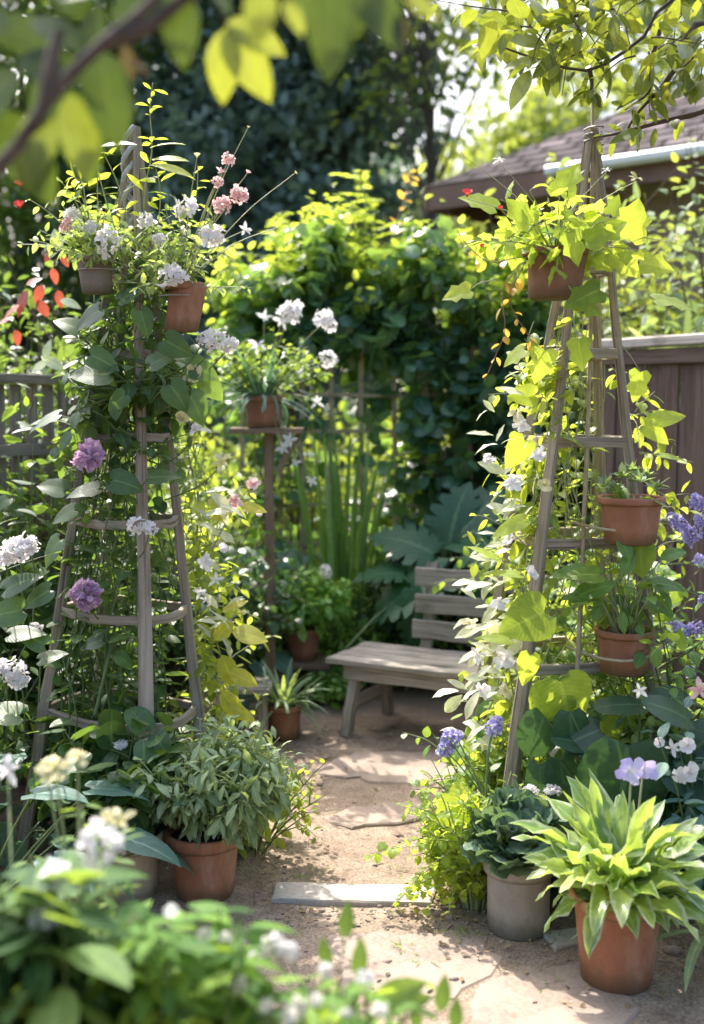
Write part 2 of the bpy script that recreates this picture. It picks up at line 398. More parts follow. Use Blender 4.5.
class Leaves:
    def __init__(s, shape='ovate'):
        s.shape = shape
        s.p, s.d, s.n, s.q = [], [], [], []

    def add(s, p, d, n, ln, asp=0.6, curl=0.4, fold=0.25, tint=0.5, rip=0.0):
        p = np.atleast_2d(p); k = len(p)
        b = lambda x: np.broadcast_to(np.asarray(x, float), (k,))
        s.p.append(p); s.d.append(np.broadcast_to(np.atleast_2d(d), (k, 3))); s.n.append(np.broadcast_to(np.atleast_2d(n), (k, 3)))
        s.q.append(np.stack([b(ln), b(ln) * b(asp), b(curl), b(fold), b(tint), b(rip)], 1))

    def geometry(s):
        t, f, uv = template(s.shape)
        p, d, n, q = (np.concatenate(x) for x in (s.p, s.d, s.n, s.q))
        d = nz(d)
        sd = np.cross(d, n)
        bad = np.linalg.norm(sd, axis=1) < 1e-3
        sd[bad] = np.cross(d[bad], V(0.3, 0.9, 0.31))
        sd = nz(sd)
        n = np.cross(sd, d)
        ln, wd, cu, fo, ti, rp = (q[:, i:i + 1] for i in range(6))
        x, y = t[None, :, 0], t[None, :, 1]
        cu = np.where(np.abs(cu) < 0.02, 0.02, cu)
        yy = np.sin(cu * y) / cu
        zz = -(1 - np.cos(cu * y)) / cu
        phase = rng.uniform(0, 6.28, ln.shape)
        ax = np.abs(x)
        # blade: V fold, slight edge droop, ripple, sideways sweep
        sway = rng.normal(0, 0.05, ln.shape)
        X = x * wd * np.sqrt(np.maximum(1 - fo ** 2, 0.2)) + sway * ln * y * y
        up = fo * ax * wd - (0.35 * fo + 0.1) * (ax * ax) * wd * 2 + rp * ln * np.sin(y * 13 + phase + x * 5) * ax * 2
        Y = yy * ln + np.sin(cu * y) * up
        Z = zz * ln + np.cos(cu * y) * up
        v = p[:, None] + X[..., None] * sd[:, None] + Y[..., None] * d[:, None] + Z[..., None] * n[:, None]
        N_, m = len(p), len(t)
        F = (f[None] + (np.arange(N_) * m)[:, None, None]).reshape(-1, 4)
        U = np.broadcast_to(uv[f.reshape(-1)][None], (N_, f.size, 2)).reshape(-1, 2)
        T = np.repeat(np.clip(ti[:, 0], 0, 1), len(f))
        return v.reshape(-1, 3), F, U, T

    def build(s, name, mat, parent=None):
        if not s.p: return None
        v, F, U, T = s.geometry()
        return mk(name, v, F, mat, parent, U, T)


class Tubes:
    def __init__(s, k=8, sides=5):
        s.k, s.sides, s.pl, s.r = k, sides, [], []

    def add(s, pts, r0, r1=None):
        pts = np.asarray(pts, float)
        if len(pts) != s.k:
            t = np.linspace(0, len(pts) - 1, s.k); i = np.minimum(t.astype(int), len(pts) - 2); u = (t - i)[:, None]
            pts = pts[i] * (1 - u) + pts[i + 1] * u
        s.pl.append(pts)
        s.r.append(np.linspace(r0, r0 * 0.4 if r1 is None else r1, s.k))

    def build(s, name, mat, parent=None, smooth=True):
        if not s.pl: return None
        p = np.stack(s.pl); r = np.stack(s.r)
        t = nz(np.gradient(p, axis=1))
        ref = np.where(np.abs(nz(p[:, -1] - p[:, 0])[:, 2:3]) > 0.8, V(1, 0.1, 0), V(0.05, 0.1, 1))[:, None]
        a = nz(np.cross(t, np.broadcast_to(ref, t.shape))); b = np.cross(t, a)
        th = np.linspace(0, 2 * np.pi, s.sides, endpoint=False)
        ring = p[:, :, None] + r[:, :, None, None] * (np.cos(th)[None, None, :, None] * a[:, :, None] + np.sin(th)[None, None, :, None] * b[:, :, None])
        n, k, m = len(p), s.k, s.sides
        i, j = np.meshgrid(np.arange(k - 1), np.arange(m), indexing='ij')
        f = np.stack([i * m + j, i * m + (j + 1) % m, (i + 1) * m + (j + 1) % m, (i + 1) * m + j], -1).reshape(-1, 4)
        F = (f[None] + (np.arange(n) * k * m)[:, None, None]).reshape(-1, 4)
        cl = np.concatenate([[0], np.cumsum(np.linalg.norm(np.diff(p[0], axis=0), axis=1))])
        uvv = np.stack([j / m * 0.2, cl[i]], -1).reshape(-1, 2)
        U = np.repeat(np.broadcast_to(uvv[None], (n, len(uvv), 2)).reshape(-1, 2), 4, axis=0)
        return mk(name, ring.reshape(-1, 3), F, mat, parent, U, None, smooth)


def rand_unit(n=1):
    return nz(rng.normal(size=(n, 3)))


def path(p0, d0, length, bend=(0, 0, 0), wob=0.2, k=8):
    """a stem: starts at p0 towards d0 and is pulled by bend along its length"""
    pts = [np.asarray(p0, float)]
    d = nz(np.asarray(d0, float)); st = length / (k - 1)
    for i in range(k - 1):
        pts.append(pts[-1] + d * st)
        d = nz(d + np.asarray(bend, float) / (k - 1) + rng.normal(0, wob, 3) / (k - 1) ** 0.5 * 0.6)
    return np.array(pts)


def smooth_path(pts, n=14):
    """Catmull-Rom through the points"""
    p = np.asarray(pts, float)
    q = np.vstack([2 * p[0] - p[1], p, 2 * p[-1] - p[-2]])
    out = []
    m = len(p) - 1
    for t in np.linspace(0, m - 1e-6, n):
        i = int(t); u = t - i
        a, b, c, d = q[i:i + 4]
        out.append(0.5 * (2 * b + (c - a) * u + (2 * a - 5 * b + 4 * c - d) * u * u + (3 * b - a - 3 * c + d) * u ** 3))
    return np.array(out)


def along(pts, n, start=0.2, end=1.0, jit=0.4):
    """n points and tangents along a polyline"""
    t = (np.arange(n) + 0.5 + rng.uniform(-jit, jit, n)) / n * (end - start) + start
    x = np.clip(t, 0, 1) * (len(pts) - 1)
    i = np.minimum(x.astype(int), len(pts) - 2); u = (x - i)[:, None]
    return pts[i] * (1 - u) + pts[i + 1] * u, nz(pts[i + 1] - pts[i]), t


def leafy(LV, pts, n, size, asp=0.6, start=0.2, end=1.0, droop=0.25, up=1.0, fwd=0.4, tint=(0.5, 0.2), curl=(0.5, 0.25), fold=0.25, sunw=0.35, pet=0.15, T=None, taper=0.35, pair=False, rip=0.0, norm_noise=0.35):
    """leaves along one stem"""
    if n < 1: return
    q, t, s = along(pts, n, start, end)
    if pair:
        q, t, s = (np.repeat(x, 2, axis=0) for x in (q, t, s)); n *= 2
        ang = np.repeat(np.arange(n // 2) * 1.57, 2) + np.tile([0, math.pi], n // 2) + rng.uniform(0, 0.4, n)
    else:
        ang = np.arange(n) * 2.4 + rng.uniform(0, 6.28)
    ref = np.where(np.abs(t[:, 2:3]) > 0.85, V(1, 0.2, 0), V(0, 0, 1))
    a = nz(np.cross(t, ref)); b = np.cross(t, a)
    out = np.cos(ang)[:, None] * a + np.sin(ang)[:, None] * b
    d = nz(out + fwd * t + V(0, 0, -droop) + rng.normal(0, 0.18, (n, 3)))
    nr = nz(V(0, 0, 1) * up + SUN * sunw + rng.normal(0, norm_noise, (n, 3)) + 0.25 * out)
    sz = size * rng.uniform(0.65, 1.2, n) * (1 - taper * np.clip(s, 0, 1))
    base = q + d * (pet * sz)[:, None]
    if T is not None:
        for i in range(n): T.add([q[i], q[i] * 0.5 + base[i] * 0.5 + V(0, 0, 0.004), base[i] + d[i] * 0.004], 0.0016, 0.001)
    LV.add(base, d, nr, sz, asp * rng.uniform(0.85, 1.15, n), rng.normal(curl[0], curl[1], n), np.clip(rng.normal(fold, 0.12, n), 0, 0.7), rng.normal(tint[0], tint[1], n), rip)


HS = 1.0


def hero(LV, px, py, Y, size, ang, tilt=0.5, asp=0.8, tint=0.6, curl=0.4, fold=0.2, rip=0.0):
    """one large leaf: base at the pixel, tip towards ang (0 = up, 90 = right), blade between facing up and facing out"""
    p = P(px, py, Y)
    a = R(ang)
    d = nz(math.sin(a) * cR + math.cos(a) * V(0, 0.1, 1))
    n = nz(V(0, -1, 0.15) * tilt + V(0, 0.25, 1) * (1 - tilt))
    LV.add(p, d, nz(n + rng.normal(0, 0.16, 3)), size * HS / (FPX / Y) * rng.uniform(0.85, 1.1), asp, curl, fold, tint, rip)
    return p


# ------------------------------------------------------------------ solid pieces
class Solid:
    def __init__(s): s.v, s.f, s.uv = [], [], []

    def board(s, p0, p1, w, t, up=(0, 0, 1), ch=0.12, bow=None, jit=0.0015, rings=7, taper=1.0):
        """a chamfered, slightly uneven timber from p0 to p1, w across, t along 'up'"""
        p0, p1 = np.asarray(p0, float), np.asarray(p1, float)
        ax = nz(p1 - p0); sd = nz(np.cross(ax, np.asarray(up, float))); u = np.cross(sd, ax)
        c = min(w, t) * ch
        prof = [(-w / 2 + c, -t / 2), (w / 2 - c, -t / 2), (w / 2, -t / 2 + c), (w / 2, t / 2 - c), (w / 2 - c, t / 2), (-w / 2 + c, t / 2), (-w / 2, t / 2 - c), (-w / 2, -t / 2 + c)]
        per = np.concatenate([[0], np.cumsum([math.dist(prof[i], prof[(i + 1) % 8]) for i in range(8)])])
        o = len(s.v); ln = np.linalg.norm(p1 - p0); ro = random.uniform(0, 50); rv = random.uniform(0, 50)
        for k in range(rings):
            f = k / (rings - 1)
            c0 = p0 + (p1 - p0) * f
            if bow is not None: c0 = c0 + np.asarray(bow, float) * 4 * f * (1 - f)
            g = 1 + (taper - 1) * f
            jx, jy = rng.normal(0, jit, 2)
            for (x, y) in prof:
                s.v.append(c0 + sd * (x * g + jx + rng.normal(0, jit * 0.4)) + u * (y * g + jy + rng.normal(0, jit * 0.4)))
        for k in range(rings - 1):
            for j in range(8):
                a, b = o + k * 8 + j, o + k * 8 + (j + 1) % 8
                s.f.append((a, b, b + 8, a + 8))
                v0, v1 = rv + ln * k / (rings - 1), rv + ln * (k + 1) / (rings - 1)
                s.uv += [(ro + per[j], v0), (ro + per[j + 1], v0), (ro + per[j + 1], v1), (ro + per[j], v1)]
        s.f.append(tuple(o + j for j in reversed(range(8)))); s.uv += [(ro + prof[j][0], rv + prof[j][1]) for j in reversed(range(8))]
        e = o + (rings - 1) * 8
        s.f.append(tuple(e + j for j in range(8))); s.uv += [(ro + prof[j][0], rv + prof[j][1]) for j in range(8)]
        return s

    def build(s, name, mat, parent=None, smooth=False):
        return mk(name, s.v, s.f, mat, parent, s.uv, None, smooth)


def timber(name, mat, parent, p0, p1, w, t, **kw):
    return Solid().board(p0, p1, w, t, **kw).build(name, mat, parent)


def lathe(name, mat, parent, c, prof, n=44, wob=0.004, lean=(0, 0)):
    c = np.asarray(c, float)
    th = np.linspace(0, 2 * np.pi, n, endpoint=False)
    z0 = prof[0][1]
    v = []
    ph = random.uniform(0, 6)
    for (r, z) in prof:
        rr = r * (1 + wob * np.sin(2 * th + ph) + wob * 0.6 * np.sin(3 * th + z * 20))
        v.append(np.stack([c[0] + rr * np.cos(th) + lean[0] * (z - z0), c[1] + rr * np.sin(th) + lean[1] * (z - z0), np.full(n, c[2] + z)], 1))
    v = np.concatenate(v)
    i, j = np.meshgrid(np.arange(len(prof) - 1), np.arange(n), indexing='ij')
    f = np.stack([i * n + j, i * n + (j + 1) % n, (i + 1) * n + (j + 1) % n, (i + 1) * n + j], -1).reshape(-1, 4)
    return mk(name, v, f, mat, parent)


def pot(parent, base, rim_r, foot_r, h, mat, lean=(0, 0), rim_h=0.2, soil=True):
    """flower pot: wall, rolled rim (sub-part) and soil"""
    rh = rim_h * h; k = rim_r - 0.012
    ws = lathe('pot', mat, parent, base, [(0.001, 0.0), (foot_r - 0.006, 0.0), (foot_r, 0.006), (foot_r + (k - foot_r) * 0.35, h * 0.35), (foot_r + (k - foot_r) * 0.7, h * 0.68), (k, h - rh + 0.002), (k, h - 0.01), (k - 0.008, h - 0.012), (k - 0.012, h * 0.55), (0.002, h * 0.5)], lean=lean)
    lathe('rim', mat, ws, base, [(k - 0.001, h - rh), (rim_r - 0.006, h - rh), (rim_r - 0.002, h - rh + 0.004), (rim_r, h - 0.006), (rim_r - 0.003, h), (rim_r - 0.012, h), (rim_r - 0.016, h - 0.004), (rim_r - 0.018, h - rh)], lean=lean)
    if soil:
        so = lathe('soil', M['soil'], parent, base, [(k - 0.010, h - 0.022), (k * 0.7, h - 0.014), (k * 0.4, h - 0.010), (0.002, h - 0.009)], n=24, wob=0.02, lean=lean)
    return ws


# ------------------------------------------------------------------ flowers: a few meshes, copied as parts
_fl = {}


def flower_mesh(kind, variant):
    key = (kind, variant)
    if key in _fl: return _fl[key]
    st = rng.bit_generator.state
    if kind in ('puff', 'pompom', 'umbel'):
        LV = Leaves('petal' if kind != 'pompom' else 'petal')
        nf = {'puff': 14, 'pompom': 34, 'umbel': 42}[kind]
        for i in range(nf):
            z = 1 - 1.3 * (i + 0.5) / nf; a = i * 2.4 + rng.uniform(0, 0.5)
            rr = math.sqrt(max(0, 1 - z * z)); c = V(rr * math.cos(a), rr * math.sin(a), z * (0.7 if kind != 'umbel' else 0.35))
            nrm = nz(c + rng.normal(0, 0.3, 3)); t1 = nz(np.cross(nrm, V(0.3, 0.5, 0.8))); t2 = np.cross(nrm, t1)
            r0 = rng.uniform(0.45, 1.0)
            if kind == 'pompom':
                for q in range(4):
                    an = q * 1.57 + rng.uniform(0, 1)
                    LV.add(c * r0 * 0.45, nz(nrm * 0.95 + 0.6 * (math.cos(an) * t1 + math.sin(an) * t2)), nrm, rng.uniform(0.45, 0.75), 0.5, rng.uniform(0.2, 0.9), 0.3, rng.uniform(0, 1), 0.05)
            else:
                fs = rng.uniform(0.75, 1.2)
                for q in range(5):
                    an = q * 1.2566 + rng.uniform(0, 0.5)
                    LV.add(c * r0 * 0.8, nz(nrm * rng.uniform(0.2, 0.9) + math.cos(an) * t1 + math.sin(an) * t2), nrm, fs * rng.uniform(0.42, 0.62) * (0.5 if kind == 'umbel' else 1), 0.68, rng.uniform(-0.3, 1.1), 0.25, rng.uniform(0, 1), 0.09)
    elif kind in ('star5', 'trumpet'):
        LV = Leaves('star' if kind == 'star5' else 'petal')
        tiltv = rng.normal(0, 0.25, 3)
        for layer in range(2 if kind == 'trumpet' else 1):
            for q in range(5):
                an = q * 1.2566 + layer * 0.63 + rng.uniform(-0.25, 0.25)
                LV.add(V(0, 0, -0.06 * layer), nz(V(math.cos(an), math.sin(an), rng.uniform(-0.1, 0.8)) + tiltv), V(0, 0, 1), rng.uniform(0.6, 1.1), rng.uniform(0.45, 0.7) if kind == 'star5' else 0.62, rng.uniform(0.1, 1.5), 0.3, rng.uniform(0, 1), 0.10)
    elif kind == 'bud':
        LV = Leaves('petal')
        for q in range(6):
            an = q * 1.05
            LV.add(V(0.05 * math.cos(an), 0.05 * math.sin(an), 0), nz(V(0.35 * math.cos(an), 0.35 * math.sin(an), 1)), nz(V(-math.cos(an), -math.sin(an), 0.3)), 1.3, 0.6, 0.6, 0.3, rng.uniform(0, 1))
    v, F, U, T = LV.geometry()
    _fl[key] = (v, F, U, T)
    return _fl[key]


_fm = {}


def flower(parent, kind, mat, pos, size, facing=(0, -0.5, 0.8), name='flower', label=None):
    """one flower head as a part of its plant; the mesh is shared between copies"""
    key = (kind, random.randrange(5), mat)
    if key not in _fm:
        v, F, U, T = flower_mesh(kind, key[1])
        o = mk(name, v, F, M[mat], None, U, T)
        _fm[key] = o.data
    else:
        o = bpy.data.objects.new(name, _fm[key]); COL.objects.link(o)
    o.parent = parent
    o.location = tuple(np.asarray(pos, float) - world_loc(parent))
    q = Vector(facing).normalized().to_track_quat('Z', 'Y')
    o.rotation_mode = 'QUATERNION'
    from mathutils import Quaternion
    o.rotation_quaternion = q @ Quaternion((0, 0, 1), random.uniform(0, 6.28))
    o.scale = (size * random.uniform(0.9, 1.1), size * random.uniform(0.9, 1.1), size * random.uniform(0.85, 1.05))
    if label: o['label'] = label
    return o


# ------------------------------------------------------------------ plant builders
def shrub(root, c, rx, ry, h, stems, nleaf, lsize, mat, shape='ovate', asp=0.6, spread=0.8, stemmat='stem', bend=-0.2, z0=0.0, start=0.15, tint=(0.5, 0.2), tilt=(0, 0), branch=3, **kw):
    """stems from a clump, each with side shoots and leaves; foliage and stems become parts of root"""
    LV, T = Leaves(shape), Tubes(8, 4)
    c = np.asarray(c, float)
    for i in range(stems):
        a, r = rng.uniform(0, 6.28), math.sqrt(rng.uniform(0, 1))
        off = V(math.cos(a) * r, math.sin(a) * r, 0)
        p0 = c + off * V(rx, ry, 0) * 0.3 + V(0, 0, z0)
        hh = h * rng.uniform(0.6, 1.05) * (1 - 0.3 * r * r)
        d0 = nz(V(off[0] * rx * spread + tilt[0], off[1] * ry * spread + tilt[1], hh))
        pl = path(p0, d0, math.hypot(hh, r * max(rx, ry) * spread), (off[0] * 0.4, off[1] * 0.4, bend), 0.25)
        T.add(pl, 0.004 + 0.002 * h, 0.0015)
        leafy(LV, pl, nleaf, lsize, asp, start=start, tint=tint, **kw)
        for b in range(branch):
            q, t, s = along(pl, 1, 0.3, 0.85)
            pb = path(q[0], nz(t[0] * 0.5 + rand_unit()[0] * V(1, 1, 0.5) + V(off[0], off[1], 0.15) * 0.5), hh * rng.uniform(0.2, 0.42), (0, 0, bend), 0.3)
            T.add(pb, 0.003, 0.001)
            leafy(LV, pb, max(3, nleaf * 2 // 3), lsize * 0.9, asp, start=0.1, tint=tint, **kw)
    LV.build('foliage', M[mat], root)
    T.build('stem', M[stemmat], root)
    return LV


def blades(LV, c, n, length, width, el=(20, 85), curl=(0.8, 0.4), tint=(0.5, 0.2), spread=0.02, az=(0, 6.283), rip=0.0, fold=0.3):
    """a rosette of arching blades"""
    c = np.asarray(c, float)
    for i in range(n):
        a = rng.uniform(*az); e = R(rng.uniform(*el))
        out = V(math.cos(a), math.sin(a), 0)
        d = out * math.cos(e) + V(0, 0, 1) * math.sin(e)
        nrm = -out * math.sin(e) + V(0, 0, 1) * math.cos(e)
        ln = length * rng.uniform(0.65, 1.1)
        LV.add(c + out * spread * rng.uniform(0.2, 1), d, nz(nrm + rng.normal(0, 0.15, 3)), ln, width / length * rng.uniform(0.8, 1.2), max(0.1, rng.normal(*curl)), fold, rng.normal(*tint), rip)


def tree(name, label, x, y, h, crown, mat, trunk_r=0.14, clumps=60, per=70, lsize=0.12, cat='tree', group=None, shape='simple', bark='bark', asp=0.6, tint=(0.5, 0.22), hollow=0.35, shapef=None):
    """tapered trunk, limbs to each clump, and leaf clumps through the crown; crown = (centre z, rx, ry, rz)"""
    t = thing(name, label, cat, (x, y, 0), group)
    cz, rx, ry, rz = crown
    T = Tubes(9, 8)
    lean = rng.normal(0, 0.25, 2)
    top = V(x + lean[0], y + lean[1], min(h * 0.96, cz + rz * 0.6))
    tp = smooth_path([V(x, y, -0.05), V(x + lean[0] * 0.2, y, h * 0.3), V(x + lean[0] * 0.6, y + lean[1] * 0.5, h * 0.62), top], 9)
    T.add(tp, trunk_r, trunk_r * 0.12)
    T.build('trunk', M[bark], t)
    TL = Tubes(7, 5); LV = Leaves(shape)
    for i in range(clumps):
        u = rand_unit()[0]; rr = rng.uniform(hollow, 1.0) ** 0.6
        c = V(x + lean[0] * 0.5, y + lean[1] * 0.5, cz) + u * V(rx, ry, rz) * rr * rng.uniform(0.85, 1.12)
        if shapef is not None: c = shapef(c)
        f = np.clip((c[2] - rz * 0.35 - h * 0.12) / h, 0.15, 0.95) * 8
        k = int(f); b = tp[k] + (tp[min(k + 1, 8)] - tp[k]) * (f - k)
        TL.add(smooth_path([b, b * 0.45 + c * 0.55 + V(0, 0, 0.12 * np.linalg.norm(c - b)), c], 7), max(0.010, trunk_r * 0.13), 0.005)
        cr = min(rx, rz) * rng.uniform(0.2, 0.38)
        q = rand_unit(per) * (rng.uniform(0, 1, (per, 1)) ** 0.45) * cr * V(1.15, 1.15, 0.7)
        d = nz(q * V(1, 1, 0.6) + rng.normal(0, 0.6, (per, 3)) * cr + V(0, 0, -0.25 * cr))
        n = nz(V(0, 0, 1) + 0.4 * SUN + rng.normal(0, 0.5, (per, 3)))
        LV.add(c + q, d, n, lsize * rng.uniform(0.6, 1.3, per), asp, rng.normal(0.4, 0.3, per), 0.2, rng.normal(tint[0] + rng.normal(0, 0.12), tint[1] * 0.7, per))
    TL.build('limb', M[bark], t)
    LV.build('crown', M[mat], t)
    return t

# ================================================================== SETTING
def ground_material():
    m, nt, out = new_mat('packed_earth')
    tc = N(nt, 'TexCoord')
    big = N(nt, 'TexNoise', i_Scale=1.1, i_Detail=6.0); L(nt, tc.outputs['Object'], big.inputs['Vector'])
    mid = N(nt, 'TexNoise', i_Scale=9.0, i_Detail=9.0, i_Roughness=0.68); L(nt, tc.outputs['Object'], mid.inputs['Vector'])
    fine = N(nt, 'TexNoise', i_Scale=120.0, i_Detail=4.0); L(nt, tc.outputs['Object'], fine.inputs['Vector'])
    f = math_(nt, 'ADD', math_(nt, 'MULTIPLY', big.outputs[0], 0.35), math_(nt, 'MULTIPLY', mid.outputs[0], 0.65))
    col = ramp(nt, f, [(0.36, (0.185, 0.13, 0.093)), (0.50, (0.30, 0.222, 0.163)), (0.64, (0.40, 0.308, 0.235))]).outputs[0]
    sp = ramp(nt, fine.outputs[0], [(0.36, (0.55, 0.55, 0.55)), (0.55, (1, 1, 1)), (0.75, (1.15, 1.12, 1.08))]).outputs[0]
    col = mixc(nt, 1.0, col, sp, 'MULTIPLY')
    vo = N(nt, 'TexVoronoi', i_Scale=55.0); L(nt, tc.outputs['Object'], vo.inputs['Vector'])
    pb = ramp(nt, vo.outputs['Distance'], [(0.10, (0.5, 0.5, 0.5)), (0.2, (0, 0, 0))]).outputs[0]
    col = mixc(nt, math_(nt, 'MULTIPLY', pb, ramp(nt, mid.outputs[0], [(0.45, (0, 0, 0)), (0.6, (1, 1, 1))]).outputs[0]), col, (0.5, 0.42, 0.34))
    # beds at the sides and the far ground are dark soil with green
    sep = N(nt, 'SeparateXYZ'); L(nt, tc.outputs['Object'], sep.inputs[0])
    edge = math_(nt, 'ABSOLUTE', math_(nt, 'SUBTRACT', sep.outputs[0], 0.15))
    e2 = math_(nt, 'ADD', edge, math_(nt, 'MULTIPLY', math_(nt, 'SUBTRACT', mid.outputs[0], 0.5), 0.5))
    bed = N(nt, 'MapRange'); L(nt, e2, bed.inputs[0]); bed.inputs[1].default_value, bed.inputs[2].default_value = 0.95, 1.15
    far = N(nt, 'MapRange'); L(nt, math_(nt, 'ADD', sep.outputs[1], math_(nt, 'MULTIPLY', mid.outputs[0], 0.5)), far.inputs[0]); far.inputs[1].default_value, far.inputs[2].default_value = 6.2, 6.6
    soil = ramp(nt, mid.outputs[0], [(0.35, (0.03, 0.022, 0.015)), (0.65, (0.085, 0.06, 0.04))]).outputs[0]
    col = mixc(nt, math_(nt, 'MAXIMUM', bed.outputs[0], far.outputs[0]), col, soil)
    vf = N(nt, 'MapRange'); L(nt, sep.outputs[1], vf.inputs[0]); vf.inputs[1].default_value, vf.inputs[2].default_value = 8.5, 10.0
    grass = ramp(nt, mid.outputs[0], [(0.35, (0.04, 0.075, 0.02)), (0.65, (0.10, 0.15, 0.04))]).outputs[0]
    col = mixc(nt, vf.outputs[0], col, grass)
    bump = N(nt, 'Bump', i_Strength=0.55, i_Distance=0.012)
    L(nt, math_(nt, 'ADD', math_(nt, 'ADD', mid.outputs[0], math_(nt, 'MULTIPLY', fine.outputs[0], 0.35)), math_(nt, 'MULTIPLY', pb, 0.2)), bump.inputs['Height'])
    p = N(nt, 'BsdfPrincipled', i_Roughness=0.95); p.inputs['Specular IOR Level'].default_value = 0.15
    L(nt, col, p.inputs['Base Color']); L(nt, bump.outputs[0], p.inputs['Normal']); L(nt, p.outputs[0], out.inputs[0])
    return m


def lump(x, y):
    return 0.004 * (np.sin(x * 3.1 + 1) * np.cos(y * 2.3) + 0.6 * np.sin(x * 7.3 + y * 5.1) + 0.4 * np.sin(x * 13.0 - y * 11.0)) - 0.004


xs = np.concatenate([[-140, -60, -25, -10, -5], np.linspace(-3, 3, 121), [5, 10, 25, 60, 140]])
ys = np.concatenate([[-30, -8, -2, 0], np.linspace(0.6, 8, 149), [9, 11, 15, 22, 40, 80, 180]])
gx, gy = np.meshgrid(xs, ys)
near = ((np.abs(gx) < 3.2) & (gy > 0.5) & (gy < 8.2))
gz = np.where(near, lump(gx, gy), -0.008)
gv = np.stack([gx, gy, gz], -1).reshape(-1, 3)
i, j = np.meshgrid(np.arange(len(ys) - 1), np.arange(len(xs) - 1), indexing='ij'); w_ = len(xs)
gf = np.stack([i * w_ + j, i * w_ + j + 1, (i + 1) * w_ + j + 1, (i + 1) * w_ + j], -1).reshape(-1, 4)
props(mk('ground', gv, gf, ground_material()), kind='structure')


def stone_material(name, a, b):
    m, nt, out = new_mat(name)
    tc = N(nt, 'TexCoord')
    n1 = N(nt, 'TexNoise', i_Scale=6.0, i_Detail=9.0, i_Roughness=0.65); L(nt, tc.outputs['Object'], n1.inputs['Vector'])
    n2 = N(nt, 'TexNoise', i_Scale=90.0, i_Detail=5.0); L(nt, tc.outputs['Object'], n2.inputs['Vector'])
    col = ramp(nt, n1.outputs[0], [(0.32, a), (0.68, b)]).outputs[0]
    col = mixc(nt, 1.0, col, ramp(nt, n2.outputs[0], [(0.3, (0.72, 0.7, 0.68)), (0.6, (1, 1, 1))]).outputs[0], 'MULTIPLY')
    dirt = N(nt, 'TexNoise', i_Scale=3.1, i_Detail=8.0, i_Roughness=0.6); L(nt, tc.outputs['Object'], dirt.inputs['Vector'])
    col = mixc(nt, ramp(nt, dirt.outputs[0], [(0.48, (0, 0, 0)), (0.62, (0.75, 0.75, 0.75))]).outputs[0], col, (0.36, 0.27, 0.21))
    bump = N(nt, 'Bump', i_Strength=0.4, i_Distance=0.006); L(nt, math_(nt, 'ADD', n1.outputs[0], math_(nt, 'MULTIPLY', n2.outputs[0], 0.3)), bump.inputs['Height'])
    p = N(nt, 'BsdfPrincipled', i_Roughness=0.85); p.inputs['Specular IOR Level'].default_value = 0.3
    L(nt, col, p.inputs['Base Color']); L(nt, bump.outputs[0], p.inputs['Normal']); L(nt, p.outputs[0], out.inputs[0])
    return m


M['flag'] = stone_material('sandstone', (0.26, 0.19, 0.15), (0.37, 0.29, 0.235))
M['slab'] = stone_material('pale_slab', (0.36, 0.33, 0.29), (0.48, 0.45, 0.40))


def slab(name, label, corners_px, top, mat, cat, group=None, rough=0.012):
    """a flat stone: outline given on the ground, uneven edge, small chamfer"""
    pts = [G(*c) for c in corners_px]
    out = []
    for a, b in zip(pts, pts[1:] + pts[:1]):
        k = max(2, int(np.linalg.norm(b - a) / 0.05))
        nrm = nz(V(-(b - a)[1], (b - a)[0], 0))
        for s in range(k):
            out.append(a + (b - a) * s / k + nrm * rng.normal(0, rough * 0.5) * (s > 0))
    o = np.array(out)[:, :2]; c = o.mean(0); n = len(o)
    sh = lambda m_: c + (o - c) * (1 - m_ / np.maximum(np.linalg.norm(o - c, axis=1, keepdims=True), 0.05))
    rings = [(o, -0.03), (o, top - 0.005), (sh(0.006), top), (sh(0.05), top + 0.001)]
    v = [np.column_stack([r, np.full(n, z)]) for r, z in rings]
    v = np.concatenate(v)
    f = [(k * n + q, k * n + (q + 1) % n, (k + 1) * n + (q + 1) % n, (k + 1) * n + q) for k in range(3) for q in range(n)]
    f.append(tuple(3 * n + q for q in range(n)))
    ob = mk(name, v, f, M[mat], None, smooth=False, loc=(c[0], c[1], 0))
    return props(ob, label, cat, group)


slab('stone_slab', 'long narrow pale stone slab laid across the path between the two obelisks', [(275, 885), (437, 888), (431, 906), (271, 902)], 0.011, 'slab', 'stone slab', rough=0.006)
slab('flagstone', 'pale triangular flagstone in the sun further up the path towards the bench', [(322, 818), (352, 806), (420, 802), (424, 818), (352, 828)], 0.003, 'flag', 'flagstone', rough=0.03)
slab('flagstone', 'wide sandstone flag in the shade right in front of the bench', [(300, 772), (355, 752), (455, 752), (490, 766), (430, 786)], 0.002, 'flag', 'flagstone', rough=0.03)
slab('flagstone', 'worn flagstone in front of the pale slab, near the blurred foreground flowers', [(330, 935), (470, 930), (505, 958), (455, 1000), (340, 992)], 0.003, 'flag', 'flagstone', rough=0.025)
slab('flagstone', 'broken flagstone at the foot of the large variegated pot', [(480, 985), (585, 958), (640, 1010), (600, 1060), (470, 1050)], 0.004, 'flag', 'flagstone', rough=0.025)
slab('flagstone', 'small grey flagstone between the concrete planter and the variegated pot', [(540, 935), (580, 930), (590, 944), (556, 952)], 0.012, 'slab', 'flagstone')

# loose stones, dry leaves and weeds on the path: uncountable litter
def scatter_on_path(n, areas):
    out = []
    for k in range(n):
        x0, x1, y0, y1 = areas[rng.integers(len(areas))]
        g = G(rng.uniform(x0, x1), rng.uniform(y0, y1)); out.append((g[0], g[1], float(lump(g[0], g[1]))))
    return np.array(out)


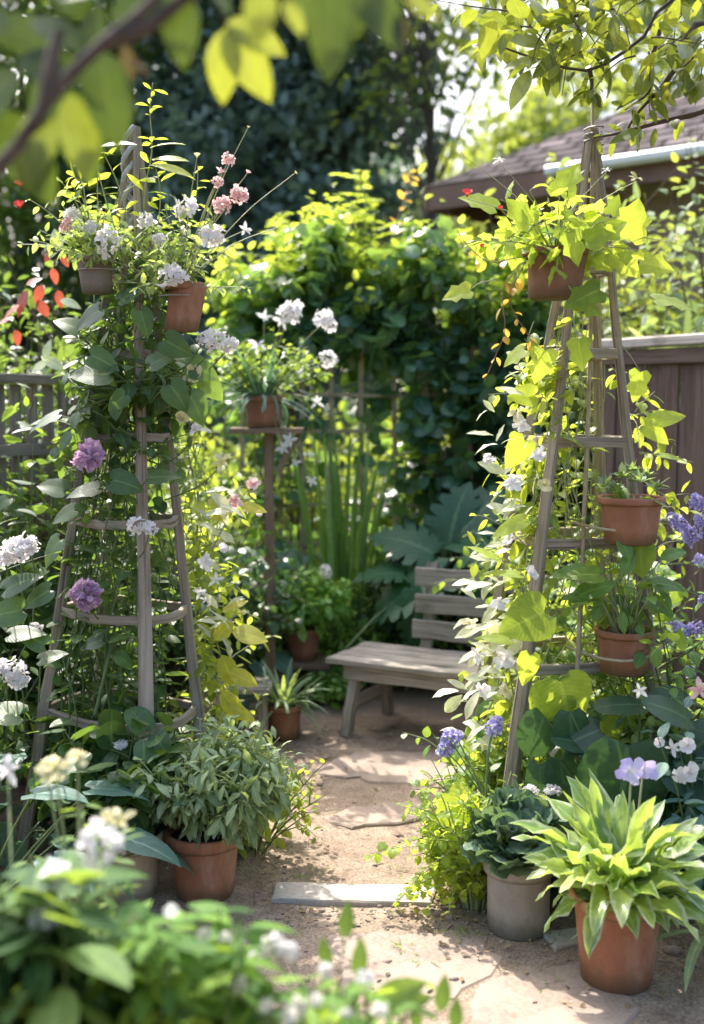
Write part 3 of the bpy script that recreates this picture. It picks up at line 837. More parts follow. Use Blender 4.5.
edges = [(270, 330, 735, 800), (255, 300, 840, 925), (320, 520, 726, 748), (430, 520, 880, 960), (520, 700, 940, 1020), (300, 480, 760, 1000), (300, 470, 905, 925)]
q = scatter_on_path(700, edges)
ov, of = [], []
ico = nz(np.array([(0, 0, 1), (0.9, 0, 0.45), (0.28, 0.85, 0.45), (-0.72, 0.53, 0.45), (-0.72, -0.53, 0.45), (0.28, -0.85, 0.45), (0.72, 0.53, -0.45), (-0.28, 0.85, -0.45), (-0.9, 0, -0.45), (-0.28, -0.85, -0.45), (0.72, -0.53, -0.45), (0, 0, -1)]))
icf = [(0, 1, 2), (0, 2, 3), (0, 3, 4), (0, 4, 5), (0, 5, 1), (1, 6, 2), (2, 7, 3), (3, 8, 4), (4, 9, 5), (5, 10, 1), (2, 6, 7), (3, 7, 8), (4, 8, 9), (5, 9, 10), (1, 10, 6), (11, 7, 6), (11, 8, 7), (11, 9, 8), (11, 10, 9), (11, 6, 10)]
for c in q:
    s = rng.gamma(1.3, 0.0022) + 0.0015
    b = len(ov)
    ov += list(c + V(0, 0, s * 0.4) + ico * s * rng.uniform(0.7, 1.3, (12, 1)) * V(1.2, 1, 0.7)); of += [tuple(b + k for k in t) for t in icf]
props(mk('gravel', ov, of, M['flag'], smooth=True), kind='stuff')
LV = Leaves('ovate')
for c in scatter_on_path(330, edges):
    a = rng.uniform(0, 6.28)
    LV.add(c + V(0, 0, 0.012), V(math.cos(a), math.sin(a), rng.uniform(-0.1, 0.25)), nz(V(0, 0, 1) + rng.normal(0, 0.3, 3)), rng.uniform(0.010, 0.030), 0.5, rng.uniform(-0.5, 1.2), 0.3, rng.uniform(0, 1))
props(LV.build('fallen_leaves', M['dry_leaf']), kind='stuff')
LV = Leaves('strap')
for (px, py, n) in [(405, 948, 26), (425, 962, 16), (350, 948, 8), (455, 935, 26), (470, 938, 18), (318, 872, 14), (300, 880, 16), (545, 985, 10), (555, 942, 24), (395, 868, 10)]:
    blades(LV, G(px, py), n, 0.035, 0.003, (15, 85), (0.8, 0.3), spread=0.03)
props(LV.build('grass', M['fresh']), kind='stuff')

# ================================================================== THE TWO OBELISKS
def lerp(a, b, t): return np.asarray(a, float) * (1 - t) + np.asarray(b, float) * t


# ---- left
LF = [G(24, 850), G(150, 886), G(211, 843)]
LF.append(LF[0] + LF[2] - LF[1])
apexL = P(135, 116, 4.12)
obL = thing('garden_obelisk', 'weathered timber obelisk on the left, wrapped in a dark vine with white and mauve flowers', 'garden obelisk', (-0.8, 4.12, 0))
tops = [lerp(f, apexL, 0.985) + nz((f - apexL) * V(1, 1, 0)) * 0.005 for f in LF]
cenL = np.mean(LF, axis=0)
for f, t in zip(LF, tops):
    timber('leg', M['wood'], obL, f, t, 0.052, 0.046, up=nz((f - cenL) * V(1, 1, 0)), rings=16, jit=0.0022, taper=0.36)
for z in (0.50, 0.86, 1.18, 1.475, 1.76, 2.02):
    for k in range(4):
        a, b = lerp(LF[k], tops[k], z / tops[k][2]), lerp(LF[(k + 1) % 4], tops[(k + 1) % 4], z / tops[0][2])
        outw = nz(((a + b) / 2 - lerp(cenL, apexL, z / apexL[2])) * V(1, 1, 0))
        a, b = a + (b - a) * 0.05, b + (a - b) * 0.05
        timber('rung', M['wood'], obL, a, b, 0.020, 0.030, up=(0, 0, 1), bow=outw * 0.032 + V(0, 0, -0.006), rings=11, jit=0.001)
T = Tubes(20, 6)
ta = np.linspace(0, 1, 20)
for tw_ in range(3):       # cloth tie twisted round the top
    T.add(np.stack([apexL[0] - 0.02 + 0.024 * np.cos(ta * 12 + tw_ * 2), apexL[1] - 0.01 + 0.03 * np.sin(ta * 12 + tw_ * 2), apexL[2] - 0.40 + ta * 0.36], 1), 0.011, 0.008)
T.build('tie', M['rag'], obL)

# ---- right
RF = [V(0.50, 3.74, 0), V(1.105, 3.86, 0), V(1.00, 4.44, 0), V(0.40, 4.32, 0)]
apexR = P(594, 118, 4.09)
obR = thing('garden_obelisk', 'weathered timber obelisk on the right with flower pots standing on its rungs', 'garden obelisk', (0.75, 4.09, 0))
topsR = [lerp(f, apexR, 0.985) + nz((f - apexR) * V(1, 1, 0)) * 0.006 for f in RF]
cenR = np.mean(RF, axis=0)
for f, t in zip(RF, topsR):
    timber('leg', M['wood'], obR, f, t, 0.050, 0.046, up=nz((f - cenR) * V(1, 1, 0)), rings=16, jit=0.0022, taper=0.36)
rungsR = (0.685, 1.11, 1.455, 1.76, 2.05)
for z in rungsR:
    for k in range(4):
        a, b = lerp(RF[k], topsR[k], z / topsR[k][2]), lerp(RF[(k + 1) % 4], topsR[(k + 1) % 4], z / topsR[0][2])
        a, b = a + (b - a) * 0.04, b + (a - b) * 0.04
        timber('rung', M['wood'], obR, a, b, 0.022, 0.036, up=(0, 0, 1), rings=9, jit=0.001)
T = Tubes(16, 6)
T.add(smooth_path([P(569, 800, 3.74), P(576, 700, 3.80), P(584, 520, 3.92), P(590, 360, 4.0), P(592, 200, 4.06), P(593, 88, 4.09)], 16), 0.0095, 0.006)
T.build('cane', M['cane'], obR)
T = Tubes(16, 6)
T.add(smooth_path([P(612, 700, 4.38), P(604, 480, 4.28), P(597, 250, 4.12), P(591, 128, 4.07)], 16), 0.008, 0.005)
T.build('cane', M['cane'], obR)
T = Tubes(24, 5)
T.add(np.stack([apexR[0] + 0.034 * np.cos(np.linspace(0, 19, 24)), apexR[1] + 0.034 * np.sin(np.linspace(0, 19, 24)), apexR[2] - 0.09 + np.linspace(0, 0.06, 24)], 1), 0.0035, 0.0035)
T.build('tie', M['wire'], obR)


def hoop(py, x0, x1, Yc, sag, dy=0.0):
    T_ = Tubes(20, 6)
    a, b = P(x0, py, Yc), P(x1, py - dy, Yc)
    t = np.linspace(-0.06, 1.06, 20)[:, None]
    T_.add(a + (b - a) * t + V(0, -sag, -sag * 0.12) * (4 * t * (1 - t)), 0.0055, 0.0055)
    T_.build('hoop', M['cane'], obR)


hoop(524, 579, 660, 3.90, 0.12, 3)
hoop(650, 575, 663, 3.86, 0.13, 4)
for (px, py) in ((633, 500), (640, 500)):
    T_ = Tubes(8, 6); T_.add([P(px, py + 28, 3.77), P(px, py + 17, 3.77), P(px + 1, py - 4, 3.80)], 0.005, 0.004); T_.build('hook', M['cane'], obR)

# ================================================================== BENCH, STOOL, STAND
al = R(27)
u_, b_ = V(math.cos(al), -math.sin(al), 0), V(math.sin(al), math.cos(al), 0)      # along the seat, towards the back
S0 = P(330, 650, 5.42) * V(1, 1, 0)
bench = thing('garden_bench', 'weathered wooden garden bench with slatted back behind the right obelisk', 'bench', S0)
BL, BD, BZ = 1.5, 0.44, 0.365


def bp(s, d, z): return S0 + u_ * s + b_ * d + V(0, 0, z)


for k in range(4):
    d = 0.05 + k * 0.112
    timber('seat_slat', M['bench_wood'], bench, bp(-0.02 + rng.normal(0, 0.004), d, BZ - 0.013), bp(BL + 0.02, d, BZ - 0.013), 0.100, 0.026, rings=12)
timber('apron', M['bench_wood'], bench, bp(0.06, 0.035, BZ - 0.062), bp(BL - 0.06, 0.035, BZ - 0.062), 0.024, 0.068, rings=9)
timber('apron', M['bench_wood'], bench, bp(0.06, 0.405, BZ - 0.062), bp(BL - 0.06, 0.405, BZ - 0.062), 0.024, 0.068, rings=9)
for s in (0.11, BL - 0.11):
    timber('bearer', M['bench_wood'], bench, bp(s, 0.05, BZ - 0.06), bp(s, 0.39, BZ - 0.06), 0.036, 0.064, rings=5)
    sg = -1 if s < 0.5 else 1
    timber('leg', M['bench_wood'], bench, bp(s + sg * 0.02, -0.01, 0), bp(s, 0.085, BZ - 0.028), 0.062, 0.046, up=u_, rings=7)
    timber('leg', M['bench_wood'], bench, bp(s + sg * 0.02, 0.46, 0), bp(s, 0.37, BZ - 0.028), 0.060, 0.046, up=u_, rings=7)
    timber('stretcher', M['bench_wood'], bench, bp(s, 0.035, 0.155), bp(s, 0.43, 0.155), 0.026, 0.05, rings=5)
    timber('back_post', M['bench_wood'], bench, bp(s + 0.19 * -sg, 0.452, BZ - 0.09), bp(s + 0.19 * -sg, 0.56, 0.78), 0.056, 0.034, up=b_, rings=7)
for k, (z, d) in enumerate(((0.475, 0.449), (0.605, 0.4685), (0.735, 0.488))):
    timber('back_slat', M['bench_wood'], bench, bp(0.235 + rng.normal(0, 0.006), d, z - 0.02), bp(BL - 0.06, d, z - 0.02), 0.022, 0.092, rings=12, jit=0.002)

st0 = G(252, 742)
stool = thing('garden_stool', 'low wooden stool between the left obelisk and the small terracotta pot', 'stool', st0)
for k in range(3):
    timber('top_board', M['bench_wood'], stool, st0 + V(-0.18, 0.00 + k * 0.085, 0.255), st0 + V(0.09, -0.03 + k * 0.085, 0.255), 0.08, 0.024, rings=6)
for (dx, dy) in ((-0.14, 0), (0.05, -0.02), (-0.13, 0.17), (0.06, 0.15)):
    timber('leg', M['bench_wood'], stool, st0 + V(dx * 1.12, dy, 0), st0 + V(dx, dy, 0.243), 0.045, 0.04, up=(0, 1, 0), rings=5)
timber('stretcher', M['bench_wood'], stool, st0 + V(-0.14, 0.004, 0.13), st0 + V(0.05, -0.012, 0.13), 0.02, 0.04, rings=4)

sd0 = P(270, 560, 5.75) * V(1, 1, 0)
zsh = P(265, 428, 5.75)[2]
stand = thing('plant_stand', 'tall narrow post with a small shelf carrying a terracotta pot of white flowers', 'plant stand', sd0)
timber('post', M['brown_wood'], stand, sd0, sd0 + V(0, 0, zsh - 0.026), 0.046, 0.046, up=(0, 1, 0))
timber('shelf', M['brown_wood'], stand, V(sd0[0] - 0.19, sd0[1], zsh - 0.013), V(sd0[0] + 0.17, sd0[1], zsh - 0.013), 0.20, 0.026)
timber('brace', M['brown_wood'], stand, sd0 + V(0.04, 0, zsh - 0.22), sd0 + V(0.15, 0, zsh - 0.03), 0.03, 0.03, up=(0, 1, 0))

# ================================================================== FENCES, TRELLIS, HOUSE
# right: vertical boards under a cap coloured pale as if sunlit
fa, fb = P(604, 340, 6.1) * V(1, 1, 0), P(980, 340, 4.45) * V(1, 1, 0)
zt = P(650, 340, 5.85)[2]
fe = thing('board_fence', 'dark brown vertical board fence with a flat cap tinted pale as if sunlit on the right', 'fence', fa)
dirf = nz(fb - fa); nf_ = V(-dirf[1], dirf[0], 0)
ln = np.linalg.norm(fb - fa); nb = int(ln / 0.1)
for k in range(nb):
    c = fa + dirf * (k + 0.5) * ln / nb + nf_ * (0.006 if k % 2 else -0.006)
    timber('board', M['fence_wood'], fe, c, c + V(0, 0, zt - 0.05), ln / nb - 0.004, 0.02, up=nf_, rings=8)
timber('cap', M['sunlit_cap_wood'], fe, fa + V(0, 0, zt - 0.012) - dirf * 0.02, fb + V(0, 0, zt - 0.012), 0.13, 0.05, rings=10)
timber('rail', M['fence_wood'], fe, fa + nf_ * -0.026 + V(0, 0, zt - 0.082), fb + nf_ * -0.026 + V(0, 0, zt - 0.082), 0.022, 0.075)
for s in (0.03, 0.5, 0.97):
    c = lerp(fa, fb, s) + nf_ * 0.06
    timber('post', M['fence_wood'], fe, c, c + V(0, 0, zt - 0.06), 0.08, 0.08, up=(0, 1, 0))

# left: grey railing
la, lb = P(-60, 376, 4.9) * V(1, 1, 0), P(90, 372, 5.5) * V(1, 1, 0)
zl = P(20, 374, 5.2)[2]
fl = thing('picket_railing', 'grey timber railing with upright pickets behind the left obelisk', 'fence', la)
dl = nz(lb - la); nl = V(-dl[1], dl[0], 0); ln = np.linalg.norm(lb - la)
timber('rail', M['grey_wood'], fl, la + V(0, 0, zl - 0.022), lb + V(0, 0, zl - 0.022), 0.085, 0.045, rings=10)
timber('rail', M['grey_wood'], fl, la + V(0, 0, zl - 0.34) - nl * 0.012, lb + V(0, 0, zl - 0.34) - nl * 0.012, 0.03, 0.055, rings=10)
timber('rail', M['grey_wood'], fl, la + V(0, 0, 0.25) - nl * 0.012, lb + V(0, 0, 0.25) - nl * 0.012, 0.03, 0.055, rings=10)
for k in range(9):
    c = la + dl * ln * (k + 0.4) / 9 + nl * 0.024
    timber('picket', M['grey_wood'], fl, c + V(0, 0, 0.1), c + V(0, 0, zl - 0.046), 0.05, 0.026, up=nl, rings=6)
for s in (0.02, 0.98):
    c = lerp(la, lb, s) + nl * 0.075
    timber('post', M['grey_wood'], fl, c, c + V(0, 0, zl - 0.047), 0.075, 0.075, up=(0, 1, 0))

# trellis behind the bench
YT = 7.05
tr = thing('trellis', 'tall thin wooden trellis grid behind the bench, half hidden by climbing leaves', 'trellis', P(360, 500, YT) * V(1, 1, 0))
zT = P(360, 285, YT)[2]
for px in (243, 281, 303, 331, 361, 395, 425, 470, 515):
    p = P(px, 500, YT) * V(1, 1, 0)
    timber('upright', M['cane'], tr, p, p + V(0, 0, zT), 0.028, 0.02, up=(0, 1, 0), rings=8, jit=0.004)
for py in (300, 348, 395, 431, 505, 543, 600):
    a, b = P(232, py, YT - 0.02), P(530, py, YT - 0.02)
    timber('crossbar', M['cane'], tr, a, b, 0.016, 0.022, rings=12, jit=0.004)

# house behind
def shingle_mat():
    m, nt, out = new_mat('roof_shingle')
    uv = N(nt, 'UVMap')
    br = N(nt, 'TexBrick', i_Scale=1.0)
    br.inputs['Color1'].default_value = (0.06, 0.052, 0.056, 1); br.inputs['Color2'].default_value = (0.15, 0.13, 0.138, 1); br.inputs['Mortar'].default_value = (0.015, 0.012, 0.012, 1)
    br.inputs['Mortar Size'].default_value = 0.025; br.inputs['Brick Width'].default_value = 0.3; br.inputs['Row Height'].default_value = 0.16
    L(nt, uv.outputs[0], br.inputs[0])
    n1 = N(nt, 'TexNoise', i_Scale=2.2, i_Detail=8.0); L(nt, uv.outputs[0], n1.inputs['Vector'])
    col = mixc(nt, 1.0, br.outputs[0], ramp(nt, n1.outputs[0], [(0.35, (0.4, 0.4, 0.42)), (0.65, (1.6, 1.5, 1.45))]).outputs[0], 'MULTIPLY')
    bump = N(nt, 'Bump', i_Strength=0.6, i_Distance=0.02); L(nt, br.outputs['Fac'], bump.inputs['Height']); bump.invert = True
    p = N(nt, 'BsdfPrincipled', i_Roughness=1.0); p.inputs['Specular IOR Level'].default_value = 0.08; L(nt, col, p.inputs['Base Color']); L(nt, bump.outputs[0], p.inputs['Normal']); L(nt, p.outputs[0], out.inputs[0])
    return m


def flat_mat(name, a, b, rough=0.6, scale=6.0, metal=0.0):
    m, nt, out = new_mat(name)
    tc = N(nt, 'TexCoord'); n1 = N(nt, 'TexNoise', i_Scale=scale, i_Detail=8.0); L(nt, tc.outputs['Object'], n1.inputs['Vector'])
    p = N(nt, 'BsdfPrincipled', i_Roughness=rough, i_Metallic=metal); L(nt, ramp(nt, n1.outputs[0], [(0.3, a), (0.7, b)]).outputs[0], p.inputs['Base Color']); L(nt, p.outputs[0], out.inputs[0])
    return m


M['shingle'] = shingle_mat()
M['gutter'] = flat_mat('white_gutter', (0.70, 0.70, 0.68), (0.82, 0.82, 0.80), 0.35)
M['fascia'] = flat_mat('brown_fascia', (0.13, 0.065, 0.042), (0.19, 0.10, 0.068), 0.6)
M['render'] = flat_mat('wall_render', (0.22, 0.16, 0.11), (0.32, 0.24, 0.17), 0.9)
M['pane'] = flat_mat('window_glass', (0.02, 0.025, 0.03), (0.03, 0.035, 0.04), 0.06)
A = P(424, 187, 10.2); zE = A[2]
B_ = P(704, 152, 8.6); B_[2] = zE
e = nz((B_ - A) * V(1, 1, 0)); nb_ = V(-e[1], e[0], 0)
B_ = A + e * 6.5
ho = thing('house', 'low house with a grey shingled hip roof and white gutter behind the right obelisk', 'house', A * V(1, 1, 0))
rise = math.tan(R(29)); hd = 3.0
apx = A + (e + nb_) * hd + V(0, 0, hd * rise); apx2 = A + e * (6.5 - hd) + nb_ * hd + V(0, 0, hd * rise)
C_, D_ = A + e * 6.5 + nb_ * 6.0, A + nb_ * 6.0
rv = [A, B_, apx2, apx, C_, D_]
uvf = lambda p: (float(np.dot(p - A, e)), float(np.dot(p - A, nb_)) * 1.14)
uvs = lambda p: (float(np.dot(p - A, nb_)), float(np.dot(p - A, e)) * 1.14)
rf = [(0, 1, 2, 3), (1, 4, 2), (4, 5, 3, 2), (5, 0, 3)]
ruv = [uvf(rv[k]) for k in rf[0]] + [uvs(rv[k]) for k in rf[1]] + [uvf(rv[k]) for k in rf[2]] + [uvs(rv[k]) for k in rf[3]]
mk('roof', rv, rf, M['shingle'], ho, ruv, smooth=False)
S = Solid()
corn = [A, B_, C_, D_]
for k in range(4):
    a, b = corn[k], corn[(k + 1) % 4]
    ins = nz((np.mean(corn, axis=0) - (a + b) / 2) * V(1, 1, 0))
    S.board(a + V(0, 0, -0.105) + ins * 0.02, b + V(0, 0, -0.105) + ins * 0.02, 0.024, 0.20, rings=2, jit=0)
S.build('fascia', M['fascia'], ho)
S = Solid(); S.board(A - nb_ * 0.055 + e * 1.25 + V(0, 0, -0.03), B_ - nb_ * 0.055 + V(0, 0, -0.03), 0.10, 0.085, ch=0.25, rings=2, jit=0); S.build('gutter', M['gutter'], ho)
S = Solid(); ct = np.mean(corn, axis=0)
for k in range(4):
    a, b = corn[k] + nz((ct - corn[k]) * V(1, 1, 0)) * 0.75, corn[(k + 1) % 4] + nz((ct - corn[(k + 1) % 4]) * V(1, 1, 0)) * 0.75
    S.board(a * V(1, 1, 0) + V(0, 0, zE / 2 - 0.05), b * V(1, 1, 0) + V(0, 0, zE / 2 - 0.05), 0.15, zE - 0.12, ch=0.01, rings=2, jit=0)
S.build('wall', M['render'], ho)
S = Solid(); S.board(A + V(0, 0, -0.2) + (e + nb_) * 0.03, A + V(0, 0, -0.2) + (e + nb_) * 0.031 + e * 6.4, 0.02, 0.02, rings=2, jit=0)
w0 = A + nz((ct - A) * V(1, 1, 0)) * 0.75
for s in (1.1, 3.0):
    c = w0 + e * s - nb_ * 0.085; c[2] = 1.75
    wn = Solid().board(c - e * 0.55 + V(0, 0, 0.62), c + e * 0.55 + V(0, 0, 0.62), 0.05, 0.08, rings=2, jit=0).board(c - e * 0.55 - V(0, 0, 0.62), c + e * 0.55 - V(0, 0, 0.62), 0.05, 0.08, rings=2, jit=0)
    for q in (-0.51, 0, 0.51): wn.board(c + e * q - V(0, 0, 0.578), c + e * q + V(0, 0, 0.578), 0.07, 0.045, up=nb_, rings=2, jit=0)
    wf = wn.build('window', M['fascia'], ho)
    Solid().board(c - e * 0.5 + nb_ * 0.008, c + e * 0.5 + nb_ * 0.008, 0.006, 1.16, rings=2, jit=0).build('pane', M['pane'], wf)

# ================================================================== POTTED PLANTS
# --- big variegated plant, right front
c = G(616, 978)
pe = thing('potted_plant', 'large terracotta pot overflowing with arching variegated leaves at the front right', 'potted plant', c)
pot(pe, c, 0.132, 0.098, 0.25, M['clay'], rim_h=0.13)
LV = Leaves('broad')
top = c + V(0, 0, 0.23)
blades(LV, top, 34, 0.34, 0.075, (58, 88), (0.8, 0.4), (0.62, 0.25), 0.03, rip=0.07, fold=0.38)
blades(LV, top, 48, 0.31, 0.068, (38, 70), (1.25, 0.45), (0.6, 0.25), 0.045, rip=0.08, fold=0.35)
blades(LV, top, 16, 0.22, 0.055, (15, 45), (1.4, 0.4), (0.5, 0.25), 0.07, rip=0.08, fold=0.35)
LV.build('foliage', M['hosta'], pe)
T = Tubes(10, 6)
for px, py, Y in ((631, 772, 3.10), (643, 769, 3.13)):
    T.add(smooth_path([top + V(0.01, 0, 0), lerp(top, P(px + 3, 800, Y), 0.6), P(px, py + 3, Y)], 10), 0.004, 0.003)
    flower(pe, 'trumpet', 'lilac', P(px, py, Y), 0.044, (0.3 if px > 635 else -0.4, -0.9, 0.25))
T.build('stem', M['stem_pale'], pe)

# --- concrete planter with cabbage-like plant
c = G(518, 928)
pc = thing('potted_plant', 'grey concrete planter with blue green crinkled leaves beside the right obelisk', 'potted plant', c)
pot(pc, c, 0.108, 0.094, 0.225, M['concrete'], rim_h=0.2)
LV = Leaves('round')
for i in range(240):
    u = rand_unit()[0]; u[2] = abs(u[2]) * 0.95
    p = c + V(0, 0, 0.225) + u * V(0.125, 0.12, 0.17) * rng.uniform(0.5, 1.05)
    LV.add(p, nz(u + V(0, 0, -0.1) + rng.normal(0, 0.35, 3)), nz(u * 0.3 + V(0, 0, 1) + rng.normal(0, 0.3, 3)), rng.uniform(0.045, 0.08), 0.95, -0.7 + rng.normal(0, 0.6), 0.35, rng.normal(0.6, 0.25), 0.10)
LV.build('foliage', M['cabbage'], pc)
T = Tubes(6, 5)
for i in range(26):
    u = rand_unit()[0]; u[2] = abs(u[2])
    T.add([c + V(0, 0, 0.2), c + V(0, 0, 0.24) + u * V(0.06, 0.06, 0.06), c + V(0, 0, 0.235) + u * V(0.11, 0.11, 0.11)], 0.005, 0.003)
T.build('stem', M['stem_pale'], pc)
for px, py, Y in ((531, 791, 3.5), (553, 790, 3.52), (513, 806, 3.46), (541, 800, 3.44)):
    flower(pc, 'umbel', 'white' if py < 800 else 'cream', P(px, py, Y), 0.032, (0, -0.3, 1))

# --- left terracotta pot with sage
c = G(205, 893)
pf = thing('potted_plant', 'terracotta pot of bushy grey green sage at the front of the left obelisk', 'potted plant', c)
pot(pf, c, 0.126, 0.092, 0.215, M['clay'])
shrub(pf, c + V(0.03, 0, 0.2), 0.185, 0.18, 0.40, 42, 14, 0.098, 'sage', 'lance', 0.33, 0.9, 'stem_pale', -0.35, tint=(0.68, 0.25), branch=3, rip=0.03, curl=(0.9, 0.5))

# --- buff pot, left
c = G(124, 893)
pg = thing('potted_plant', 'cream coloured pot with round leaves and tiny white flower clusters by the left obelisk', 'potted plant', c)
pot(pg, c, 0.135, 0.105, 0.21, M['buff'])
shrub(pg, c + V(-0.02, 0, 0.18), 0.21, 0.16, 0.42, 24, 7, 0.11, 'vine_dark', 'round', 0.9, 0.9, 'stem', -0.3, branch=2, tint=(0.35, 0.15))
for px, py, Y, s in ((121, 745, 3.66, 0.028), (127, 803, 3.55, 0.026), (141, 801, 3.53, 0.028), (152, 808, 3.54, 0.024), (135, 812, 3.52, 0.02)):
    flower(pg, 'umbel', 'white', P(px, py, Y), s, (0, -0.4, 1))

# --- three terracotta pots on the right obelisk
def obelisk_pot(label, px, rim_w, py_rim, py_foot, Y, mat, lean=(0, 0)):
    s = FPX / Y
    c_ = P(px, py_foot, Y); h_ = (py_foot - py_rim) / s
    t_ = thing('potted_plant', label, 'potted plant', c_)
    pot(t_, c_, rim_w / 2 / s, rim_w / 2 / s * 0.76, h_, M[mat], lean, rim_h=0.16)
    return t_, c_ + V(0, 0, h_ - 0.015)


pa, ta_ = obelisk_pot('brown pot hung high on the right obelisk, full of bright lobed leaves', 554, 66, 251, 299, 3.86, 'clay_brown', (0.06, 0))
T = Tubes(14, 5)
T.add([ta_ + V(0.11, 0.03, -0.03), ta_ + V(0.14, 0.05, -0.025), P(590, 262, 3.98)], 0.003, 0.003)
T.build('hanger', M['wire'], pa)
LV, T = Leaves('ivy'), Tubes(8, 5)
for i in range(30):
    a = rng.uniform(0, 6.28); e_ = rng.uniform(0.15, 1.3)
    pl = path(ta_ + V(0, 0, -0.01), V(math.cos(a) * math.cos(e_), math.sin(a) * math.cos(e_), math.sin(e_)), rng.uniform(0.15, 0.34), (0, 0, -0.7), 0.3)
    T.add(pl, 0.003, 0.0015)
    leafy(LV, pl, 5, 0.085, 0.9, 0.35, tint=(0.55, 0.2), droop=0.35, T=T, pet=0.3, norm_noise=0.5)
for (px, py, Y, s, an, ti, tt) in [(495, 208, 3.8, 40, -65, 0.5, 0.8), (560, 195, 3.72, 46, 25, 0.6, 0.85), (585, 240, 3.7, 52, 62, 0.65, 0.8), (628, 238, 3.78, 44, 20, 0.7, 0.95), (612, 252, 3.76, 46, 130, 0.7, 0.9), (530, 225, 3.7, 38, -40, 0.5, 0.6),
                                 (600, 290, 3.7, 46, -110, 0.75, 0.25), (640, 262, 3.8, 36, 100, 0.6, 0.85), (568, 232, 3.65, 34, 160, 0.6, 0.5), (545, 350, 3.75, 34, -165, 0.7, 0.6), (578, 340, 3.7, 30, 170, 0.7, 0.35), (470, 290, 3.85, 32, -100, 0.6, 0.8), (525, 350, 3.8, 26, -120, 0.6, 0.9), (640, 372, 3.85, 34, 190, 0.8, 0.4), (655, 300, 3.9, 52, 95, 0.4, 0.75), (575, 300, 3.72, 40, 115, 0.7, 0.35)]:
    p = hero(LV, px, py, Y, s, an, ti, 0.82, tt, 0.4, 0.25, 0.02)
    T.add([ta_ * 0.3 + p * 0.7, p * 0.9 + ta_ * 0.1 + V(0, 0, 0.01), p], 0.002, 0.0015)
LV.build('foliage', M['ivy'], pa); T.build('stem', M['stem_pale'], pa)
OR = Leaves('ovate'); T = Tubes(16, 5)
for pts in ([(520, 265), (503, 290), (505, 330), (497, 352), (484, 382)], [(525, 262), (510, 300), (525, 330), (540, 350)], [(515, 258), (490, 262), (470, 248), (457, 230)]):
    sp = smooth_path([P(x, y, 3.78) for x, y in pts], 16); T.add(sp, 0.002, 0.0012)
    leafy(OR, sp, 9, 0.045, 0.65, 0.1, tint=(0.55, 0.3), pet=0.2)
OR.build('trailing_foliage', M['orange_leaf'], pa); T.build('tendril', M['stem_red'], pa)
for (px, py, k, m_, s) in [(467, 197, 'bud', 'red', 0.022), (499, 160, 'star5', 'white', 0.028), (462, 152, 'star5', 'cream', 0.024), (637, 178, 'star5', 'cream', 0.034), (607, 170, 'star5', 'white', 0.025), (578, 176, 'star5', 'white', 0.03), (482, 248, 'bud', 'red', 0.012), (500, 210, 'bud', 'red', 0.012), (676, 242, 'bud', 'cream', 0.014)]:
    flower(pa, k, m_, P(px, py, 3.75), s)
T = Tubes(10, 4)
for (px, py) in [(467, 199), (499, 163), (462, 155), (637, 181), (607, 172), (676, 243)]:
    b = P(px, py, 3.75); T.add(smooth_path([ta_ + (b - ta_) * 0.3 + V(0, 0, 0.06), ta_ + (b - ta_) * 0.7 + V(0, 0, 0.03), b], 10), 0.0018, 0.0012)
T.build('flower_stalk', M['stem_pale'], pa)

pb_, tb = obelisk_pot('terracotta pot of pale succulents standing on the right obelisk, upper of its two low pots', 630, 68, 496, 543, 3.85, 'clay')
LV = Leaves('simple')
for cx, cy, s in ((605, 487, 0.05), (622, 478, 0.06), (640, 482, 0.055), (655, 489, 0.045), (618, 490, 0.045), (632, 472, 0.05), (647, 476, 0.04)):
    cc = P(cx, cy, 3.83 + rng.uniform(-0.06, 0.06))
    blades(LV, cc, 16, s, s * 0.45, (5, 85), (0.3, 0.3), (0.5, 0.25), 0.006, fold=0.3)
LV.build('foliage', M['sage'], pb_)
LV = Leaves('lance'); blades(LV, tb, 16, 0.11, 0.03, (5, 70), (0.8, 0.3), (0.4, 0.2), 0.06); LV.build('foliage', M['fresh'], pb_)

pc2, tc2 = obelisk_pot('terracotta pot of long stalked green leaves low on the right obelisk', 624, 62, 627, 672, 3.84, 'clay')
LV, T = Leaves('ovate'), Tubes(8, 6)
for i in range(34):
    a = rng.uniform(0, 6.28); e_ = rng.uniform(0.9, 1.5)
    d0 = V(math.cos(a) * math.cos(e_), math.sin(a) * math.cos(e_), math.sin(e_))
    pl = path(tc2 + V(0.03 * math.cos(a), 0.03 * math.sin(a), -0.01), d0, rng.uniform(0.1, 0.24), (0, 0, -0.25), 0.12)
    T.add(pl, 0.0042, 0.0022)
    LV.add(pl[-1], nz(pl[-1] - pl[-3] + V(0, 0, -0.06) + rng.normal(0, 0.02, 3)), nz(V(-d0[0], -d0[1], 0.9)), rng.uniform(0.07, 0.13), 0.5, 0.8, 0.3, rng.normal(0.5, 0.2), 0.03)
for (px, py, s, an, ti) in [(605, 600, 46, -72, 0.35), (600, 575, 52, -75, 0.3), (630, 560, 30, -20, 0.5), (645, 585, 46, 80, 0.3), (660, 560, 38, 60, 0.4), (640, 600, 40, 100, 0.3), (615, 585, 50, -95, 0.5), (625, 575, 36, 10, 0.5)]:
    p = hero(LV, px, py, 3.76, s, an, 0.45, 0.55, ti, 0.8, 0.3, 0.02); T.add([tc2, lerp(tc2, p, 0.6) + V(0, 0, 0.03), p], 0.004, 0.002)
LV.build('foliage', M['fresh'], pc2); T.build('stem', M['stem_pale'], pc2)

